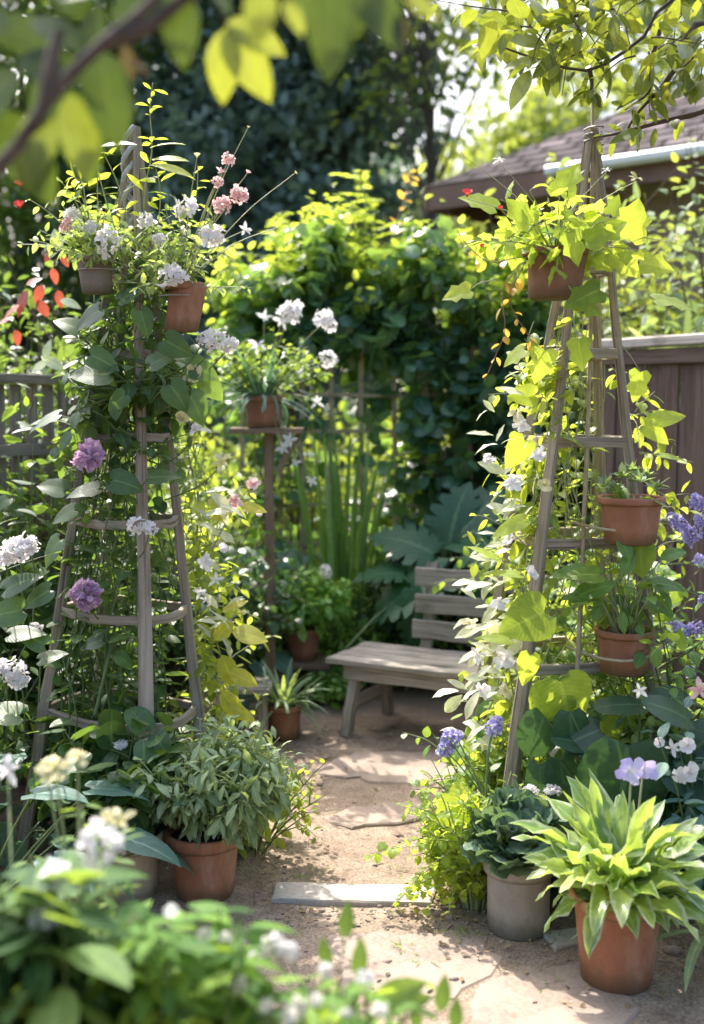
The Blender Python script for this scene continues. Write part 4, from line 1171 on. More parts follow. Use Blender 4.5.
# --- two pots hung high on the left obelisk
def top_pot(label, px, rim_w, py_rim, py_foot, Y, mat, lean):
    t_, c_ = obelisk_pot(label, px, rim_w, py_rim, py_foot, Y, mat, lean)
    LV, T = Leaves('ovate'), Tubes(8, 4)
    for i in range(44):
        a = rng.uniform(0, 6.28); e_ = rng.uniform(0.1, 1.4)
        pl = path(c_, V(math.cos(a) * math.cos(e_), math.sin(a) * math.cos(e_), math.sin(e_)), rng.uniform(0.14, 0.34), (0, 0, -0.3), 0.3)
        T.add(pl, 0.0025, 0.001); leafy(LV, pl, 12, 0.048, 0.52, 0.12, tint=(0.55, 0.3), droop=0.1)
    LV.build('foliage', M['pale_lime'], t_); T.build('stem', M['stem_pale'], t_)
    HT = Tubes(16, 5); rr_ = rim_w / 2 / (FPX / Y) * 0.93; cz_ = c_ + V(0, 0, -0.03)
    ta_ = np.linspace(0, 6.283, 16)
    HT.add(np.stack([cz_[0] + rr_ * np.cos(ta_), cz_[1] + rr_ * np.sin(ta_), np.full(16, cz_[2])], 1), 0.0028, 0.0028)
    ax_ = lerp(cenL, apexL, c_[2] / apexL[2])
    for a_ in (1.0, 2.6): HT.add(smooth_path([cz_ + V(rr_ * math.cos(a_), rr_ * math.sin(a_), 0), lerp(cz_, ax_, 0.5) + V(0, 0, 0.10), ax_ + V(0, -0.02, 0.22)], 16), 0.0026, 0.0026)
    HT.build('hanger', M['wire'], t_)
    return t_, c_


pk, tk = top_pot('tilted terracotta pot with white flowers hung high on the left obelisk', 181, 44, 284, 332, 3.86, 'clay', (0.18, 0))
pl_, tl = top_pot('grey brown pot with white flowers hung at the far left side of the left obelisk', 98, 40, 258, 294, 3.95, 'clay_grey', (-0.1, 0))
T = Tubes(14, 4)
def stalked(root, base, lst, T):
    for (px, py, Y, kind, m_, s, fc) in lst:
        b = P(px, py, Y)
        flower(root, kind, m_, b, s, fc)
        T.add(smooth_path([base, lerp(base, b, 0.55) + V(0, 0, 0.03), b], 14), 0.0022, 0.0014)
stalked(pk, tk, [(185, 208, 3.80, 'puff', 'white', 0.046, (0, -0.7, 0.7)), (212, 236, 3.74, 'puff', 'white', 0.055, (0.1, -0.9, 0.4)), (173, 276, 3.68, 'puff', 'white', 0.046, (0, -1, 0.3)), (145, 220, 3.85, 'puff', 'white', 0.032, (0, -0.8, 0.5)), (160, 240, 3.82, 'puff', 'white', 0.026, (0, -0.8, 0.5)),
                 (223, 205, 3.8, 'puff', 'pink', 0.034, (0, -0.8, 0.5)), (238, 195, 3.8, 'puff', 'pink', 0.036, (0.3, -0.8, 0.5)), (218, 182, 3.82, 'puff', 'pink', 0.02, (0.3, -0.8, 0.5)), (229, 160, 3.82, 'puff', 'pink', 0.026, (0.3, -0.8, 0.5)), (221, 172, 3.82, 'star5', 'pink', 0.026, (0.3, -0.8, 0.5)), (247, 174, 3.84, 'bud', 'pink', 0.012, (0.3, -0.3, 0.5)),
                 (248, 128, 3.82, 'bud', 'cream', 0.007, (0.3, -0.3, 0.8)), (294, 174, 3.8, 'bud', 'cream', 0.009, (0.8, -0.3, 0.5)), (245, 230, 3.78, 'star5', 'white', 0.03, (0.3, -0.8, 0.3)), (276, 228, 3.8, 'bud', 'cream', 0.006, (0.8, -0.3, 0.2)), (197, 158, 3.86, 'bud', 'cream', 0.014, (0, 0, 1))], T)
T.build('flower_stalk', M['stem_pale'], pk)
T = Tubes(14, 4)
stalked(pl_, tl, [(107, 241, 3.80, 'puff', 'white', 0.052, (0.2, -0.9, 0.4)), (72, 214, 3.92, 'puff', 'white', 0.034, (-0.3, -0.8, 0.6)), (66, 226, 3.9, 'puff', 'pink', 0.026, (-0.6, -0.8, 0.3)), (90, 228, 3.85, 'puff', 'white', 0.03, (0, -0.9, 0.5)), (98, 138, 3.95, 'bud', 'cream', 0.008, (-0.2, 0, 1)), (75, 160, 3.95, 'bud', 'cream', 0.01, (-0.2, 0, 1))], T)
T.build('flower_stalk', M['stem_pale'], pl_)

# --- pot on the stand
c = V(sd0[0] - 0.025, sd0[1], zsh)
pj = thing('potted_plant', 'terracotta pot of spidery leaves and white flowers on the tall plant stand', 'potted plant', c)
pot(pj, c, 0.10, 0.085, 0.16, M['clay_dark'])
LV = Leaves('strap'); tj = c + V(0, 0, 0.15)
blades(LV, tj, 60, 0.30, 0.020, (-10, 85), (1.2, 0.5), (0.45, 0.25), 0.05)
LV.build('foliage', M['blue_green'], pj)
shrub(pj, tj, 0.30, 0.2, 0.36, 26, 9, 0.055, 'fresh', 'ovate', 0.55, 1.0, 'stem', -0.4, branch=2, tint=(0.45, 0.25))
T = Tubes(14, 4)
stalked(pj, tj, [(291, 312, 5.62, 'puff', 'white', 0.062, (0, -0.8, 0.6)), (325, 321, 5.6, 'puff', 'white', 0.058, (0.3, -0.8, 0.5)), (329, 359, 5.58, 'puff', 'white', 0.045, (0.4, -0.8, 0.2)), (316, 402, 5.56, 'star5', 'white', 0.055, (0.3, -0.9, 0)), (264, 318, 5.7, 'star5', 'white', 0.05, (0, -0.8, 0.5)), (282, 320, 5.6, 'star5', 'white', 0.05, (0, -0.9, 0.3)), (258, 345, 5.6, 'star5', 'white', 0.05, (0, -0.9, 0.3)), (290, 440, 5.6, 'star5', 'white', 0.05, (0, -0.9, 0.1)), (282, 447, 5.6, 'star5', 'white', 0.04, (0, -0.9, 0.1)), (296, 462, 5.6, 'star5', 'white', 0.035, (0, -0.9, 0.1)), (312, 480, 5.6, 'star5', 'white', 0.035, (0, -0.9, 0.1)), (300, 372, 5.58, 'star5', 'white', 0.035, (0, -0.9, 0.2))], T)
T.build('flower_stalk', M['stem_pale'], pj)

# --- pots by the bench
c = P(303, 659, 6.15)
bk = thing('wooden_block', 'low wooden block under the red terracotta pot left of the bench', 'block', (c[0], c[1], 0))
for k in range(3): timber('board', M['brown_wood'], bk, V(c[0] - 0.15, c[1] - 0.09 + k * 0.09, c[2] - 0.016), V(c[0] + 0.15, c[1] - 0.09 + k * 0.09, c[2] - 0.016), 0.084, 0.028, rings=5)
for dx, dy in ((-0.12, -0.09), (0.12, -0.09), (-0.12, 0.09), (0.12, 0.09)): timber('leg', M['brown_wood'], bk, V(c[0] + dx, c[1] + dy, 0), V(c[0] + dx, c[1] + dy, c[2] - 0.031), 0.05, 0.05, up=(0, 1, 0), rings=4)
ph_ = thing('potted_plant', 'red terracotta pot of fresh green leaves with one white flower left of the bench', 'potted plant', c)
pot(ph_, c, 0.102, 0.078, 0.175, M['clay_dark'])
shrub(ph_, c + V(0, 0, 0.16), 0.24, 0.18, 0.36, 46, 10, 0.082, 'bed_leaf', 'ovate', 0.6, 0.85, 'stem', 0.15, branch=2, tint=(0.62, 0.2))
T = Tubes(14, 4); stalked(ph_, c + V(0, 0, 0.18), [(326, 572, 6.05, 'puff', 'white', 0.042, (0, -0.8, 0.5))], T); T.build('flower_stalk', M['stem_pale'], ph_)
c = G(284, 737)
pi_ = thing('potted_plant', 'small terracotta pot of grey spiky leaves on the ground left of the bench', 'potted plant', c)
pot(pi_, c, 0.092, 0.075, 0.165, M['clay_dark'])
LV = Leaves('strap'); blades(LV, c + V(0, 0, 0.15), 80, 0.24, 0.022, (5, 88), (1.1, 0.5), (0.55, 0.25), 0.045); LV.build('foliage', M['sage'], pi_)

# ================================================================== VINES ON THE OBELISKS
def obelisk_vine(root, feet, apex, stems, per, lsize, mat, shape, asp, ztop, zlo=0.0, inside=0.85, tint=(0.5, 0.2), T=None, LV=None, spin=1.6, wt=None, **kw):
    LV = LV or Leaves(shape); T = T or Tubes(16, 5)
    cen = np.mean(feet, axis=0)
    for i in range(stems):
        a0 = rng.uniform(0, 6.28); sp = rng.normal(0, spin); z1 = ztop * rng.uniform(0.55, 1.05); rj = rng.uniform(0.45, 1.05) * inside
        pts = []
        for f in np.linspace(0, 1, 12):
            z = zlo + (z1 - zlo) * f
            rad = 0.36 * (1 - min(z / apex[2], 0.95)) * rj + 0.03
            a = a0 + sp * f * 2
            c_ = lerp(cen, apex, z / apex[2])
            pts.append(V(c_[0] + rad * math.cos(a) + rng.normal(0, 0.02), c_[1] + rad * math.sin(a) + rng.normal(0, 0.02), z))
        pl = smooth_path(pts, 16); T.add(pl, 0.0038, 0.0016)
        leafy(LV, pl, per, lsize, asp, 0.04, tint=tint, **kw)
    return LV, T


vl = thing('climbing_vine', 'dark green climbing vine with white and mauve flowers filling the left obelisk', 'vine', (-0.8, 4.12, 0))
LV, T = obelisk_vine(vl, LF, apexL, 38, 27, 0.088, 'vine_dark', 'ovate', 0.68, 2.15, inside=0.68, tint=(0.38, 0.2), droop=0.45, T=None)
obelisk_vine(vl, LF, apexL, 46, 18, 0.075, 'vine_dark', 'ovate', 0.7, 2.25, zlo=1.64, inside=1.5, LV=LV, T=T, tint=(0.35, 0.2), droop=0.5)
HS = 0.82
HV = Leaves('heart')
for (px, py, Y, s, an, ti, tt) in [(100, 310, 3.76, 42, -120, 0.55, 0.15), (90, 355, 3.74, 44, 110, 0.7, 0.12), (110, 375, 3.72, 50, -80, 0.7, 0.2), (165, 340, 3.7, 36, 120, 0.7, 0.25), (170, 385, 3.7, 44, 140, 0.75, 0.2), (125, 395, 3.72, 34, -130, 0.7, 0.3), (150, 365, 3.7, 34, 60, 0.6, 0.3), (190, 395, 3.74, 40, 150, 0.7, 0.5), (112, 480, 3.74, 40, 100, 0.55, 0.2), (100, 488, 3.76, 44, -95, 0.5, 0.15), (150, 478, 3.7, 42, 80, 0.5, 0.2), (65, 490, 3.9, 40, -70, 0.5, 0.2), (75, 510, 3.9, 34, -110, 0.7, 0.7), (120, 300, 3.8, 36, 60, 0.5, 0.25), (80, 330, 3.85, 36, -60, 0.5, 0.2), (140, 310, 3.74, 34, 160, 0.6, 0.2), (190, 365, 3.8, 40, 110, 0.6, 0.55), (205, 380, 3.85, 36, 140, 0.6, 0.8),
                                 (103, 640, 3.85, 30, -100, 0.5, 0.25), (112, 640, 3.8, 34, 70, 0.5, 0.6), (118, 655, 3.8, 28, 130, 0.6, 0.6), (60, 540, 3.95, 40, -140, 0.6, 0.6), (55, 420, 4.2, 40, -90, 0.4, 0.1), (58, 415, 4.15, 44, -110, 0.35, 0.1), (95, 410, 4.0, 36, -100, 0.5, 0.15)]:
    p = hero(HV, px, py, Y, s, an, ti, 0.85, tt, 0.5, 0.22, 0.015)
    ax_ = lerp(cenL, apexL, p[2] / apexL[2]); T.add([lerp(p, ax_, 0.5) - V(0, 0, 0.06), lerp(p, ax_, 0.15) - V(0, 0, 0.01), p], 0.0025, 0.0018)
HS = 1.0
LV.build('foliage', M['vine_dark'], vl); HV.build('large_foliage', M['vine_dark'], vl)
sp = smooth_path([P(118, 610, 3.95), P(108, 660, 3.85), P(95, 715, 3.8)], 16); T.add(sp, 0.006, 0.006)
T.build('stem', M['stem'], vl)
ST = Tubes(10, 5)
for (px, py, Y, k, m_, s) in [(90, 456, 3.76, 'pompom', 'mauve', 0.060), (86, 595, 3.80, 'pompom', 'mauve', 0.060), (136, 527, 3.66, 'puff', 'white', 0.034), (150, 528, 3.66, 'puff', 'white', 0.030), (217, 340, 3.72, 'puff', 'white', 0.044), (230, 345, 3.75, 'puff', 'white', 0.034), (205, 338, 3.76, 'puff', 'white', 0.03), (194, 375, 3.8, 'trumpet', 'cream', 0.04), (196, 430, 3.8, 'trumpet', 'white', 0.032), (222, 462, 3.85, 'star5', 'cream', 0.045), (183, 420, 3.78, 'bud', 'cream', 0.03)]:
    flower(vl, k, m_, P(px, py, Y), s, (rng.normal(0, 0.2), -0.9, 0.4), label='mauve pompom flower' if k == 'pompom' else None)
    fp_ = P(px, py, Y); fa_ = lerp(fp_, lerp(cenL, apexL, fp_[2] / apexL[2]), 0.6) - V(0, 0, 0.14)
    ST.add(smooth_path([fa_, lerp(fa_, fp_, 0.6) + V(0, 0, -0.03), fp_ - V(0, 0, s * 0.2)], 10), 0.003, 0.002)
ST.build('flower_stalk', M['stem'], vl)
# shoots above the obelisk top
TV, TT = Leaves('lance'), Tubes(16, 5)
for pts, n in (([(143, 240), (145, 190), (152, 150), (150, 110), (153, 82)], 10), ([(150, 260), (158, 225), (160, 190), (154, 160)], 8), ([(128, 260), (112, 220), (98, 170), (97, 140)], 4), ([(180, 270), (192, 220), (197, 190), (198, 165)], 7), ([(90, 250), (85, 215), (83, 185), (70, 175)], 8), ([(130, 235), (120, 190), (100, 145)], 4)):
    s_ = smooth_path([P(x, y, 3.98) for x, y in pts], 16); TT.add(s_, 0.003, 0.0012); leafy(TV, s_, n, 0.075, 0.42, 0.1, tint=(0.7, 0.2), pair=True, fwd=0.5, droop=0.1)
for (px, py, s, an) in [(150, 148, 36, 70), (152, 160, 42, 80), (150, 165, 40, 95), (137, 145, 40, -80)]:
    hero(TV, px, py, 3.9, s, an, 0.5, 0.36, 0.8, 0.5, 0.3)
TV.build('top_foliage', M['vine_lime'], vl); TT.build('shoot_stem', M['stem_pale'], vl)

# vine on its right side, backlight put into gold and near-white leaf colours
vg = thing('climbing_vine', 'yellow green vine in the sun down the right side of the left obelisk', 'vine', (-0.45, 4.25, 0))
LV, T = Leaves('ovate'), Tubes(14, 5)
for i in range(46):
    x0 = rng.uniform(178, 228); y0 = rng.uniform(470, 760)
    p0 = P(x0, y0, rng.uniform(4.15, 4.5)); pl = path(p0, V(rng.normal(0.35, 0.3), rng.normal(-0.1, 0.3), rng.normal(0.2, 0.5)), rng.uniform(0.12, 0.28), (0.1, 0, -0.5), 0.4, 14)
    T.add(pl, 0.0025, 0.001); leafy(LV, pl, 9, 0.065, 0.62, 0.05, tint=(0.6, 0.25), droop=0.3)
for k in range(9):
    s_ = smooth_path([V(-0.47 + rng.normal(0, 0.06), 4.3 + rng.normal(0, 0.08), 0)] + [P(205 - 2.2 * q + rng.normal(0, 9), 740 - q * 75, 4.3) for q in range(5)], 14)
    T.add(s_, 0.004, 0.002); leafy(LV, s_, 22, 0.065, 0.62, 0.15, tint=(0.5, 0.25), droop=0.3)
LV.build('foliage', M['vine_lime'], vg)
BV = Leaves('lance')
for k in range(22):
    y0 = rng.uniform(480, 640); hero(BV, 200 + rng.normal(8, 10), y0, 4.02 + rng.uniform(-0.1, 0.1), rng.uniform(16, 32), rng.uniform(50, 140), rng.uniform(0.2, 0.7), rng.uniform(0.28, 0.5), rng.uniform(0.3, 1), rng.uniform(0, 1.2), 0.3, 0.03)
BV.build('backlit_pale_foliage', M['backlit_pale'], vg)
GV = Leaves('ovate')
for (px, py, s, an, tt, asp) in [(232, 632, 36, 95, 0.8, 0.72), (222, 690, 40, 150, 0.6, 0.5), (215, 640, 30, 40, 0.6, 0.7), (225, 700, 40, 125, 0.7, 0.3), (222, 655, 34, 160, 0.5, 0.7), (228, 672, 34, 110, 0.75, 0.6), (212, 520, 26, 60, 0.6, 0.6), (208, 500, 26, 110, 0.6, 0.7), (240, 505, 26, 100, 0.6, 0.5), (222, 612, 30, 60, 0.8, 0.4), (250, 735, 40, 150, 0.7, 0.4)]:
    hero(GV, px, py, 4.02, s, an, 0.6, asp, tt, 0.4, 0.2)
GV.build('golden_foliage', M['gold'], vg)
s_ = smooth_path([P(207, 560, 4.1), P(222, 530, 4.08), P(240, 500, 4.05), P(252, 485, 4.03)], 14); T.add(s_, 0.0035, 0.002)
s_ = smooth_path([P(205, 640, 4.1), P(222, 625, 4.06), P(236, 615, 4.04), P(243, 612, 4.03)], 14); T.add(s_, 0.003, 0.002)
T.build('stem', M['stem_pale'], vg)
for (px, py, k, m_, s) in [(236, 499, 'trumpet', 'pink', 0.036), (253, 484, 'trumpet', 'pink', 0.034), (247, 510, 'star5', 'pink', 0.024), (205, 562, 'trumpet', 'white', 0.034), (216, 580, 'star5', 'white', 0.04), (200, 592, 'star5', 'white', 0.035), (222, 550, 'bud', 'white', 0.024), (206, 600, 'star5', 'white', 0.03), (258, 515, 'bud', 'white', 0.016), (243, 613, 'bud', 'cream', 0.012), (220, 500, 'star5', 'cream', 0.03), (260, 755, 'star5', 'cream', 0.05), (240, 750, 'star5', 'cream', 0.04)]:
    flower(vg, k, m_, P(px, py, 4.03), s, (0.3, -0.8, 0.4))

# right obelisk vine
vr = thing('climbing_vine', 'bright yellow green vine with white star flowers climbing the right obelisk', 'vine', (0.75, 4.1, 0))
LV, T = obelisk_vine(vr, RF, apexR, 34, 20, 0.075, 'vine_lime', 'ovate', 0.6, 1.95, inside=0.8, tint=(0.5, 0.25), droop=0.5)
for i in range(78):
    y0 = rng.uniform(370, 790); fx = 560 - (y0 - 300) * 0.115
    p0 = P(fx + rng.uniform(-5, 30), y0, rng.uniform(3.95, 4.35))
    pl = path(p0, V(rng.normal(-0.5, 0.35), rng.normal(-0.1, 0.3), rng.normal(0.15, 0.5)), rng.uniform(0.12, 0.28), (-0.1, 0, -0.5), 0.4, 14)
    T.add(pl, 0.0025, 0.001); leafy(LV, pl, 8, 0.082, 0.56, 0.05, tint=(0.6, 0.28), droop=0.3)
for i in range(14):
    y0 = rng.uniform(380, 560); p0 = P(632 + (y0 - 380) * 0.1, y0, 4.15)
    pl = path(p0, V(rng.normal(0.5, 0.35), rng.normal(-0.1, 0.3), rng.normal(0.1, 0.5)), rng.uniform(0.1, 0.2), (0.1, 0, -0.5), 0.4, 14)
    T.add(pl, 0.0025, 0.001); leafy(LV, pl, 6, 0.07, 0.55, 0.05, tint=(0.7, 0.2), droop=0.3)
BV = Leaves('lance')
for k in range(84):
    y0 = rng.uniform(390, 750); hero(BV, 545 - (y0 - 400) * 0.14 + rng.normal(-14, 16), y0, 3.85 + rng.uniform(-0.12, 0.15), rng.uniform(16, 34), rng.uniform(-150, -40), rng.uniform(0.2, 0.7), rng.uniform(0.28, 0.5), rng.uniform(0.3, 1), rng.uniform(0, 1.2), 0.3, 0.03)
BV.build('backlit_pale_foliage', M['backlit_pale'], vr)  # leaves whitened to paint in the backlight on this side
HV = Leaves('heart')
for (px, py, Y, s, an, ti, tt, asp) in [(545, 612, 3.62, 50, -112, 0.6, 0.25, 1.0), (600, 575, 3.7, 40, -85, 0.5, 0.2, 0.8), (560, 680, 3.66, 52, 165, 0.8, 0.4, 1.1), (555, 690, 3.68, 44, -160, 0.8, 0.35, 1.0), (600, 720, 3.7, 44, 170, 0.6, 0.15, 1.0), (520, 575, 3.7, 40, -80, 0.4, 0.85, 0.5), (500, 560, 3.75, 44, -60, 0.5, 0.9, 0.45), (510, 640, 3.7, 42, -80, 0.5, 0.9, 0.4), (530, 655, 3.7, 34, 190, 0.7, 0.7, 0.7), (525, 520, 3.75, 40, -110, 0.5, 0.8, 0.5), (655, 420, 3.9, 36, 80, 0.5, 0.9, 0.6), (645, 425, 3.9, 30, 120, 0.7, 0.8, 0.7), (660, 455, 3.92, 34, 95, 0.4, 0.85, 0.45), (525, 440, 3.8, 36, -150, 0.6, 0.9, 0.8), (535, 395, 3.8, 32, -90, 0.6, 0.8, 0.9), (640, 545, 3.8, 34, 175, 0.6, 0.5, 0.9)]:
    hero(HV, px, py, Y, s, an, ti, asp, tt, 0.4, 0.2, 0.015)
LV.build('foliage', M['vine_lime'], vr); HV.build('large_foliage', M['ivy'], vr); T.build('stem', M['stem_pale'], vr)
for (px, py, k, m_, s) in [(489, 459, 'puff', 'white', 0.034), (512, 483, 'trumpet', 'white', 0.05), (540, 455, 'trumpet', 'white', 0.045), (517, 413, 'trumpet', 'cream', 0.045), (522, 425, 'trumpet', 'white', 0.04), (478, 655, 'trumpet', 'white', 0.05), (480, 690, 'trumpet', 'white', 0.05), (505, 660, 'trumpet', 'white', 0.06), (497, 720, 'trumpet', 'white', 0.035), (470, 625, 'trumpet', 'cream', 0.05), (500, 600, 'trumpet', 'white', 0.05), (545, 485, 'trumpet', 'cream', 0.04), (505, 690, 'trumpet', 'cream', 0.04), (490, 640, 'trumpet', 'cream', 0.04), (510, 540, 'trumpet', 'white', 0.04), (532, 575, 'trumpet', 'white', 0.04)]:
    flower(vr, k, m_, P(px, py, 3.74), s * 0.8, (rng.normal(-0.3, 0.5), rng.normal(-0.5, 0.3), rng.normal(0.4, 0.4)))

# ================================================================== PLANTS AROUND THE OBELISKS
# lime herb mound left of the concrete planter
c = G(478, 905)
hb = thing('herb_clump', 'lime green herb mound trailing onto the path with a violet flower', 'plant', c)
shrub(hb, c, 0.17, 0.16, 0.50, 44, 14, 0.045, 'ivy', 'ovate', 0.7, 0.85, 'stem_pale', -0.35, tint=(0.5, 0.25), branch=3, tilt=(0.02, 0.05))
LV, T = Leaves('ivy'), Tubes(12, 5)
for i in range(22):
    a = rng.uniform(2.4, 4.9); pl = path(c + V(rng.normal(0, 0.06), rng.normal(0, 0.05), rng.uniform(0.02, 0.22)), V(math.cos(a), math.sin(a) * 0.7, 0.15), rng.uniform(0.12, 0.30), (0, 0, -0.9), 0.25, 12)
    pl[:, 2] = np.maximum(pl[:, 2], 0.008); T.add(pl, 0.002, 0.001); leafy(LV, pl, 11, 0.042, 0.95, 0.1, tint=(0.5, 0.25), up=1.3, droop=0.1)
for (px, py, s, an) in [(470, 800, 44, -120), (462, 805, 36, 150), (480, 840, 30, -170), (478, 870, 26, -150)]: hero(LV, px, py, 3.52, s, an, 0.75, 1.0, 0.8, 0.3, 0.15)
LV.build('trailing_foliage', M['ivy'], hb); T.build('runner', M['stem_pale'], hb)
T = Tubes(12, 5)
for (px, py, s) in [(449, 740, 0.036), (443, 750, 0.026), (456, 736, 0.024), (494, 728, 0.03), (497, 722, 0.022)]:
    b = P(px, py, 3.6); flower(hb, 'puff', 'violet', b, s, (-0.2, -0.7, 0.6)); T.add(smooth_path([c + V(0.02, 0, 0.35), lerp(c + V(0, 0, 0.4), b, 0.6), b], 12), 0.003, 0.002)
T.build('flower_stalk', M['stem'], hb)

# big round leaves behind the variegated pot
c = G(640, 905)
bl = thing('broad_leaf_plant', 'plant with huge dark round leaves on stalks behind the variegated pot', 'plant', c)
LV, T = Leaves('round'), Tubes(10, 6)
for (px, py, Y, s, an, ti, tt, asp) in [(628, 745, 3.42, 92, 185, 0.8, 0.1, 1.0), (585, 745, 3.6, 40, -70, 0.4, 0.3, 0.8), (570, 712, 3.62, 44, 175, 0.85, 0.55, 0.9), (545, 715, 3.66, 46, 200, 0.85, 0.5, 0.85), (640, 705, 3.6, 46, -85, 0.4, 0.15, 0.8), (690, 720, 3.5, 60, -60, 0.45, 0.3, 0.8), (655, 700, 3.7, 40, 80, 0.5, 0.4, 0.8), (600, 730, 3.6, 40, -110, 0.4, 0.15, 0.9), (600, 760, 3.5, 46, 80, 0.4, 0.2, 0.9), (690, 800, 3.4, 70, 100, 0.6, 0.1, 0.9), (560, 760, 3.62, 60, 170, 0.85, 0.6, 0.6), (540, 765, 3.62, 60, 180, 0.85, 0.6, 0.5), (690, 750, 3.55, 50, 60, 0.4, 0.2, 0.9), (665, 770, 3.45, 50, 110, 0.5, 0.15, 0.9)]:
    p = hero(LV, px, py, Y, s, an, ti, asp, tt, 0.35, 0.12, 0.012)
    T.add(smooth_path([c + V(rng.normal(0, 0.06), rng.normal(0.05, 0.05), 0), lerp(c, p, 0.6) + V(0, 0.03, 0.05), p], 10), 0.006, 0.004)
LV.build('foliage', M['shade'], bl); T.build('stem', M['stem'], bl)

# strap-leaved plant at the right edge
c = G(722, 960)
sp_ = thing('strap_leaf_plant', 'pale narrow strap leaves reaching in at the bottom right edge', 'plant', c)
LV = Leaves('strap')
blades(LV, c + V(0, 0, 0.05), 34, 0.42, 0.034, (25, 80), (1.3, 0.4), (0.5, 0.3), 0.05)
LV.build('foliage', M['pale_blade'], sp_)

# violet flowering shrub right
c = V(1.22, 4.05, 0)
vs = thing('flowering_shrub', 'shrub with violet blue flower heads at the right edge below the board fence', 'shrub', c)
shrub(vs, c, 0.36, 0.32, 1.28, 30, 12, 0.085, 'fresh', 'ovate', 0.65, 0.8, 'stem', -0.1, tint=(0.5, 0.25), branch=3)
for (px, py, s) in [(697, 503, 0.05), (680, 525, 0.05), (692, 535, 0.06), (703, 520, 0.05), (672, 518, 0.034), (700, 560, 0.04), (684, 632, 0.05), (698, 628, 0.05), (676, 626, 0.035), (690, 672, 0.035), (703, 600, 0.03), (668, 640, 0.025)]:
    flower(vs, 'puff', 'violet' if rng.uniform() < 0.75 else 'lilac', P(px, py, 3.88), s * 0.66, (-0.2, -0.8, 0.5))
c = V(1.12, 3.45, 0)
vw = thing('flowering_shrub', 'leafy shrub with drooping white flowers at the right edge above the strap leaves', 'shrub', c)
shrub(vw, c, 0.22, 0.20, 0.78, 20, 9, 0.10, 'blue_green', 'ovate', 0.5, 0.8, 'stem', -0.3, tint=(0.5, 0.25), branch=2)
for (px, py, k, s) in [(690, 773, 'trumpet', 0.04), (678, 776, 'trumpet', 0.034), (688, 745, 'bud', 0.03), (700, 690, 'star5', 0.05), (660, 742, 'bud', 0.02), (640, 690, 'star5', 0.03), (672, 748, 'star5', 0.03)]:
    flower(vw, k, 'white' if px < 699 else 'pink', P(px, py, 3.3), s, (-0.3, -0.8, 0.2))

# white flowering shrub at the left edge
c = V(-1.50, 3.95, 0)
ws = thing('flowering_shrub', 'bushy shrub with white flower heads at the left edge beside the left obelisk', 'shrub', c)
shrub(ws, c, 0.34, 0.32, 1.16, 40, 14, 0.085, 'vine_dark', 'lance', 0.5, 0.8, 'stem', -0.2, tint=(0.42, 0.25), branch=3)
T = Tubes(10, 4)
for (px, py, s) in [(18, 549, 0.058), (4, 556, 0.04), (36, 628, 0.028), (12, 672, 0.045), (20, 680, 0.04), (2, 668, 0.03), (30, 545, 0.03)]:
    b = P(px, py, 3.72); flower(ws, 'puff', 'white', b, s, (0.1, -0.8, 0.5)); T.add([b, b + V(0.0, 0.05, -0.1), b + V(-0.03, 0.12, -0.28)], 0.003, 0.003)
T.build('flower_stalk', M['stem'], ws)
HV = Leaves('heart')
for (px, py, s, an, tt) in [(22, 610, 50, -100, 0.3), (40, 660, 30, 70, 0.35), (50, 590, 40, -120, 0.2), (5, 590, 40, 60, 0.3), (20, 715, 50, -80, 0.6), (45, 645, 36, -60, 0.2), (10, 635, 40, 80, 0.2)]: hero(HV, px, py, 3.66, s, an, 0.5, 0.7, tt, 0.4, 0.2)
HV.build('large_foliage', M['vine_dark'], ws)

fg_ = thing('leafy_shrub', 'dark leafy shrub in front of the grey railing left of the left obelisk', 'shrub', (-1.36, 4.72, 0))
shrub(fg_, V(-1.36, 4.72, 0), 0.36, 0.2, 1.62, 34, 15, 0.11, 'vine_dark', 'heart', 0.75, 0.85, 'stem', 0, branch=3, tint=(0.45, 0.25))
# broad leaves low at left edge
c = V(-1.15, 3.35, 0)
lw = thing('broad_leaf_plant', 'low plant with broad blue green leaves at the left edge behind the blurred flowers', 'plant', c)
LV, T = Leaves('heart'), Tubes(10, 5)
for i in range(26):
    a = rng.uniform(0, 6.28); e_ = rng.uniform(0.5, 1.3)
    pl = path(c, V(math.cos(a) * math.cos(e_), math.sin(a) * math.cos(e_), math.sin(e_)), rng.uniform(0.3, 0.6), (0, 0, -0.4), 0.15, 10); T.add(pl, 0.005, 0.003)
    LV.add(pl[-1], nz(pl[-1] - pl[-3] + V(0, 0, -0.08)), V(0, 0, 1), rng.uniform(0.13, 0.22), 0.75, 0.6, 0.25, rng.normal(0.5, 0.2), 0.02)
LV.build('foliage', M['blue_green'], lw); T.build('stem', M['stem'], lw)

# low growth filling the feet of both obelisks
def floor_plants(name, label, c, rx, ry, h, stems, mat, lsize, shape='ovate', **kw):
    c = np.asarray(c, float); t_ = thing(name, label, 'plant', c)
    shrub(t_, c, rx, ry, h, stems, 8, lsize, mat, shape, 0.62, 1.0, 'stem', -0.3, branch=2, **kw)
    return t_


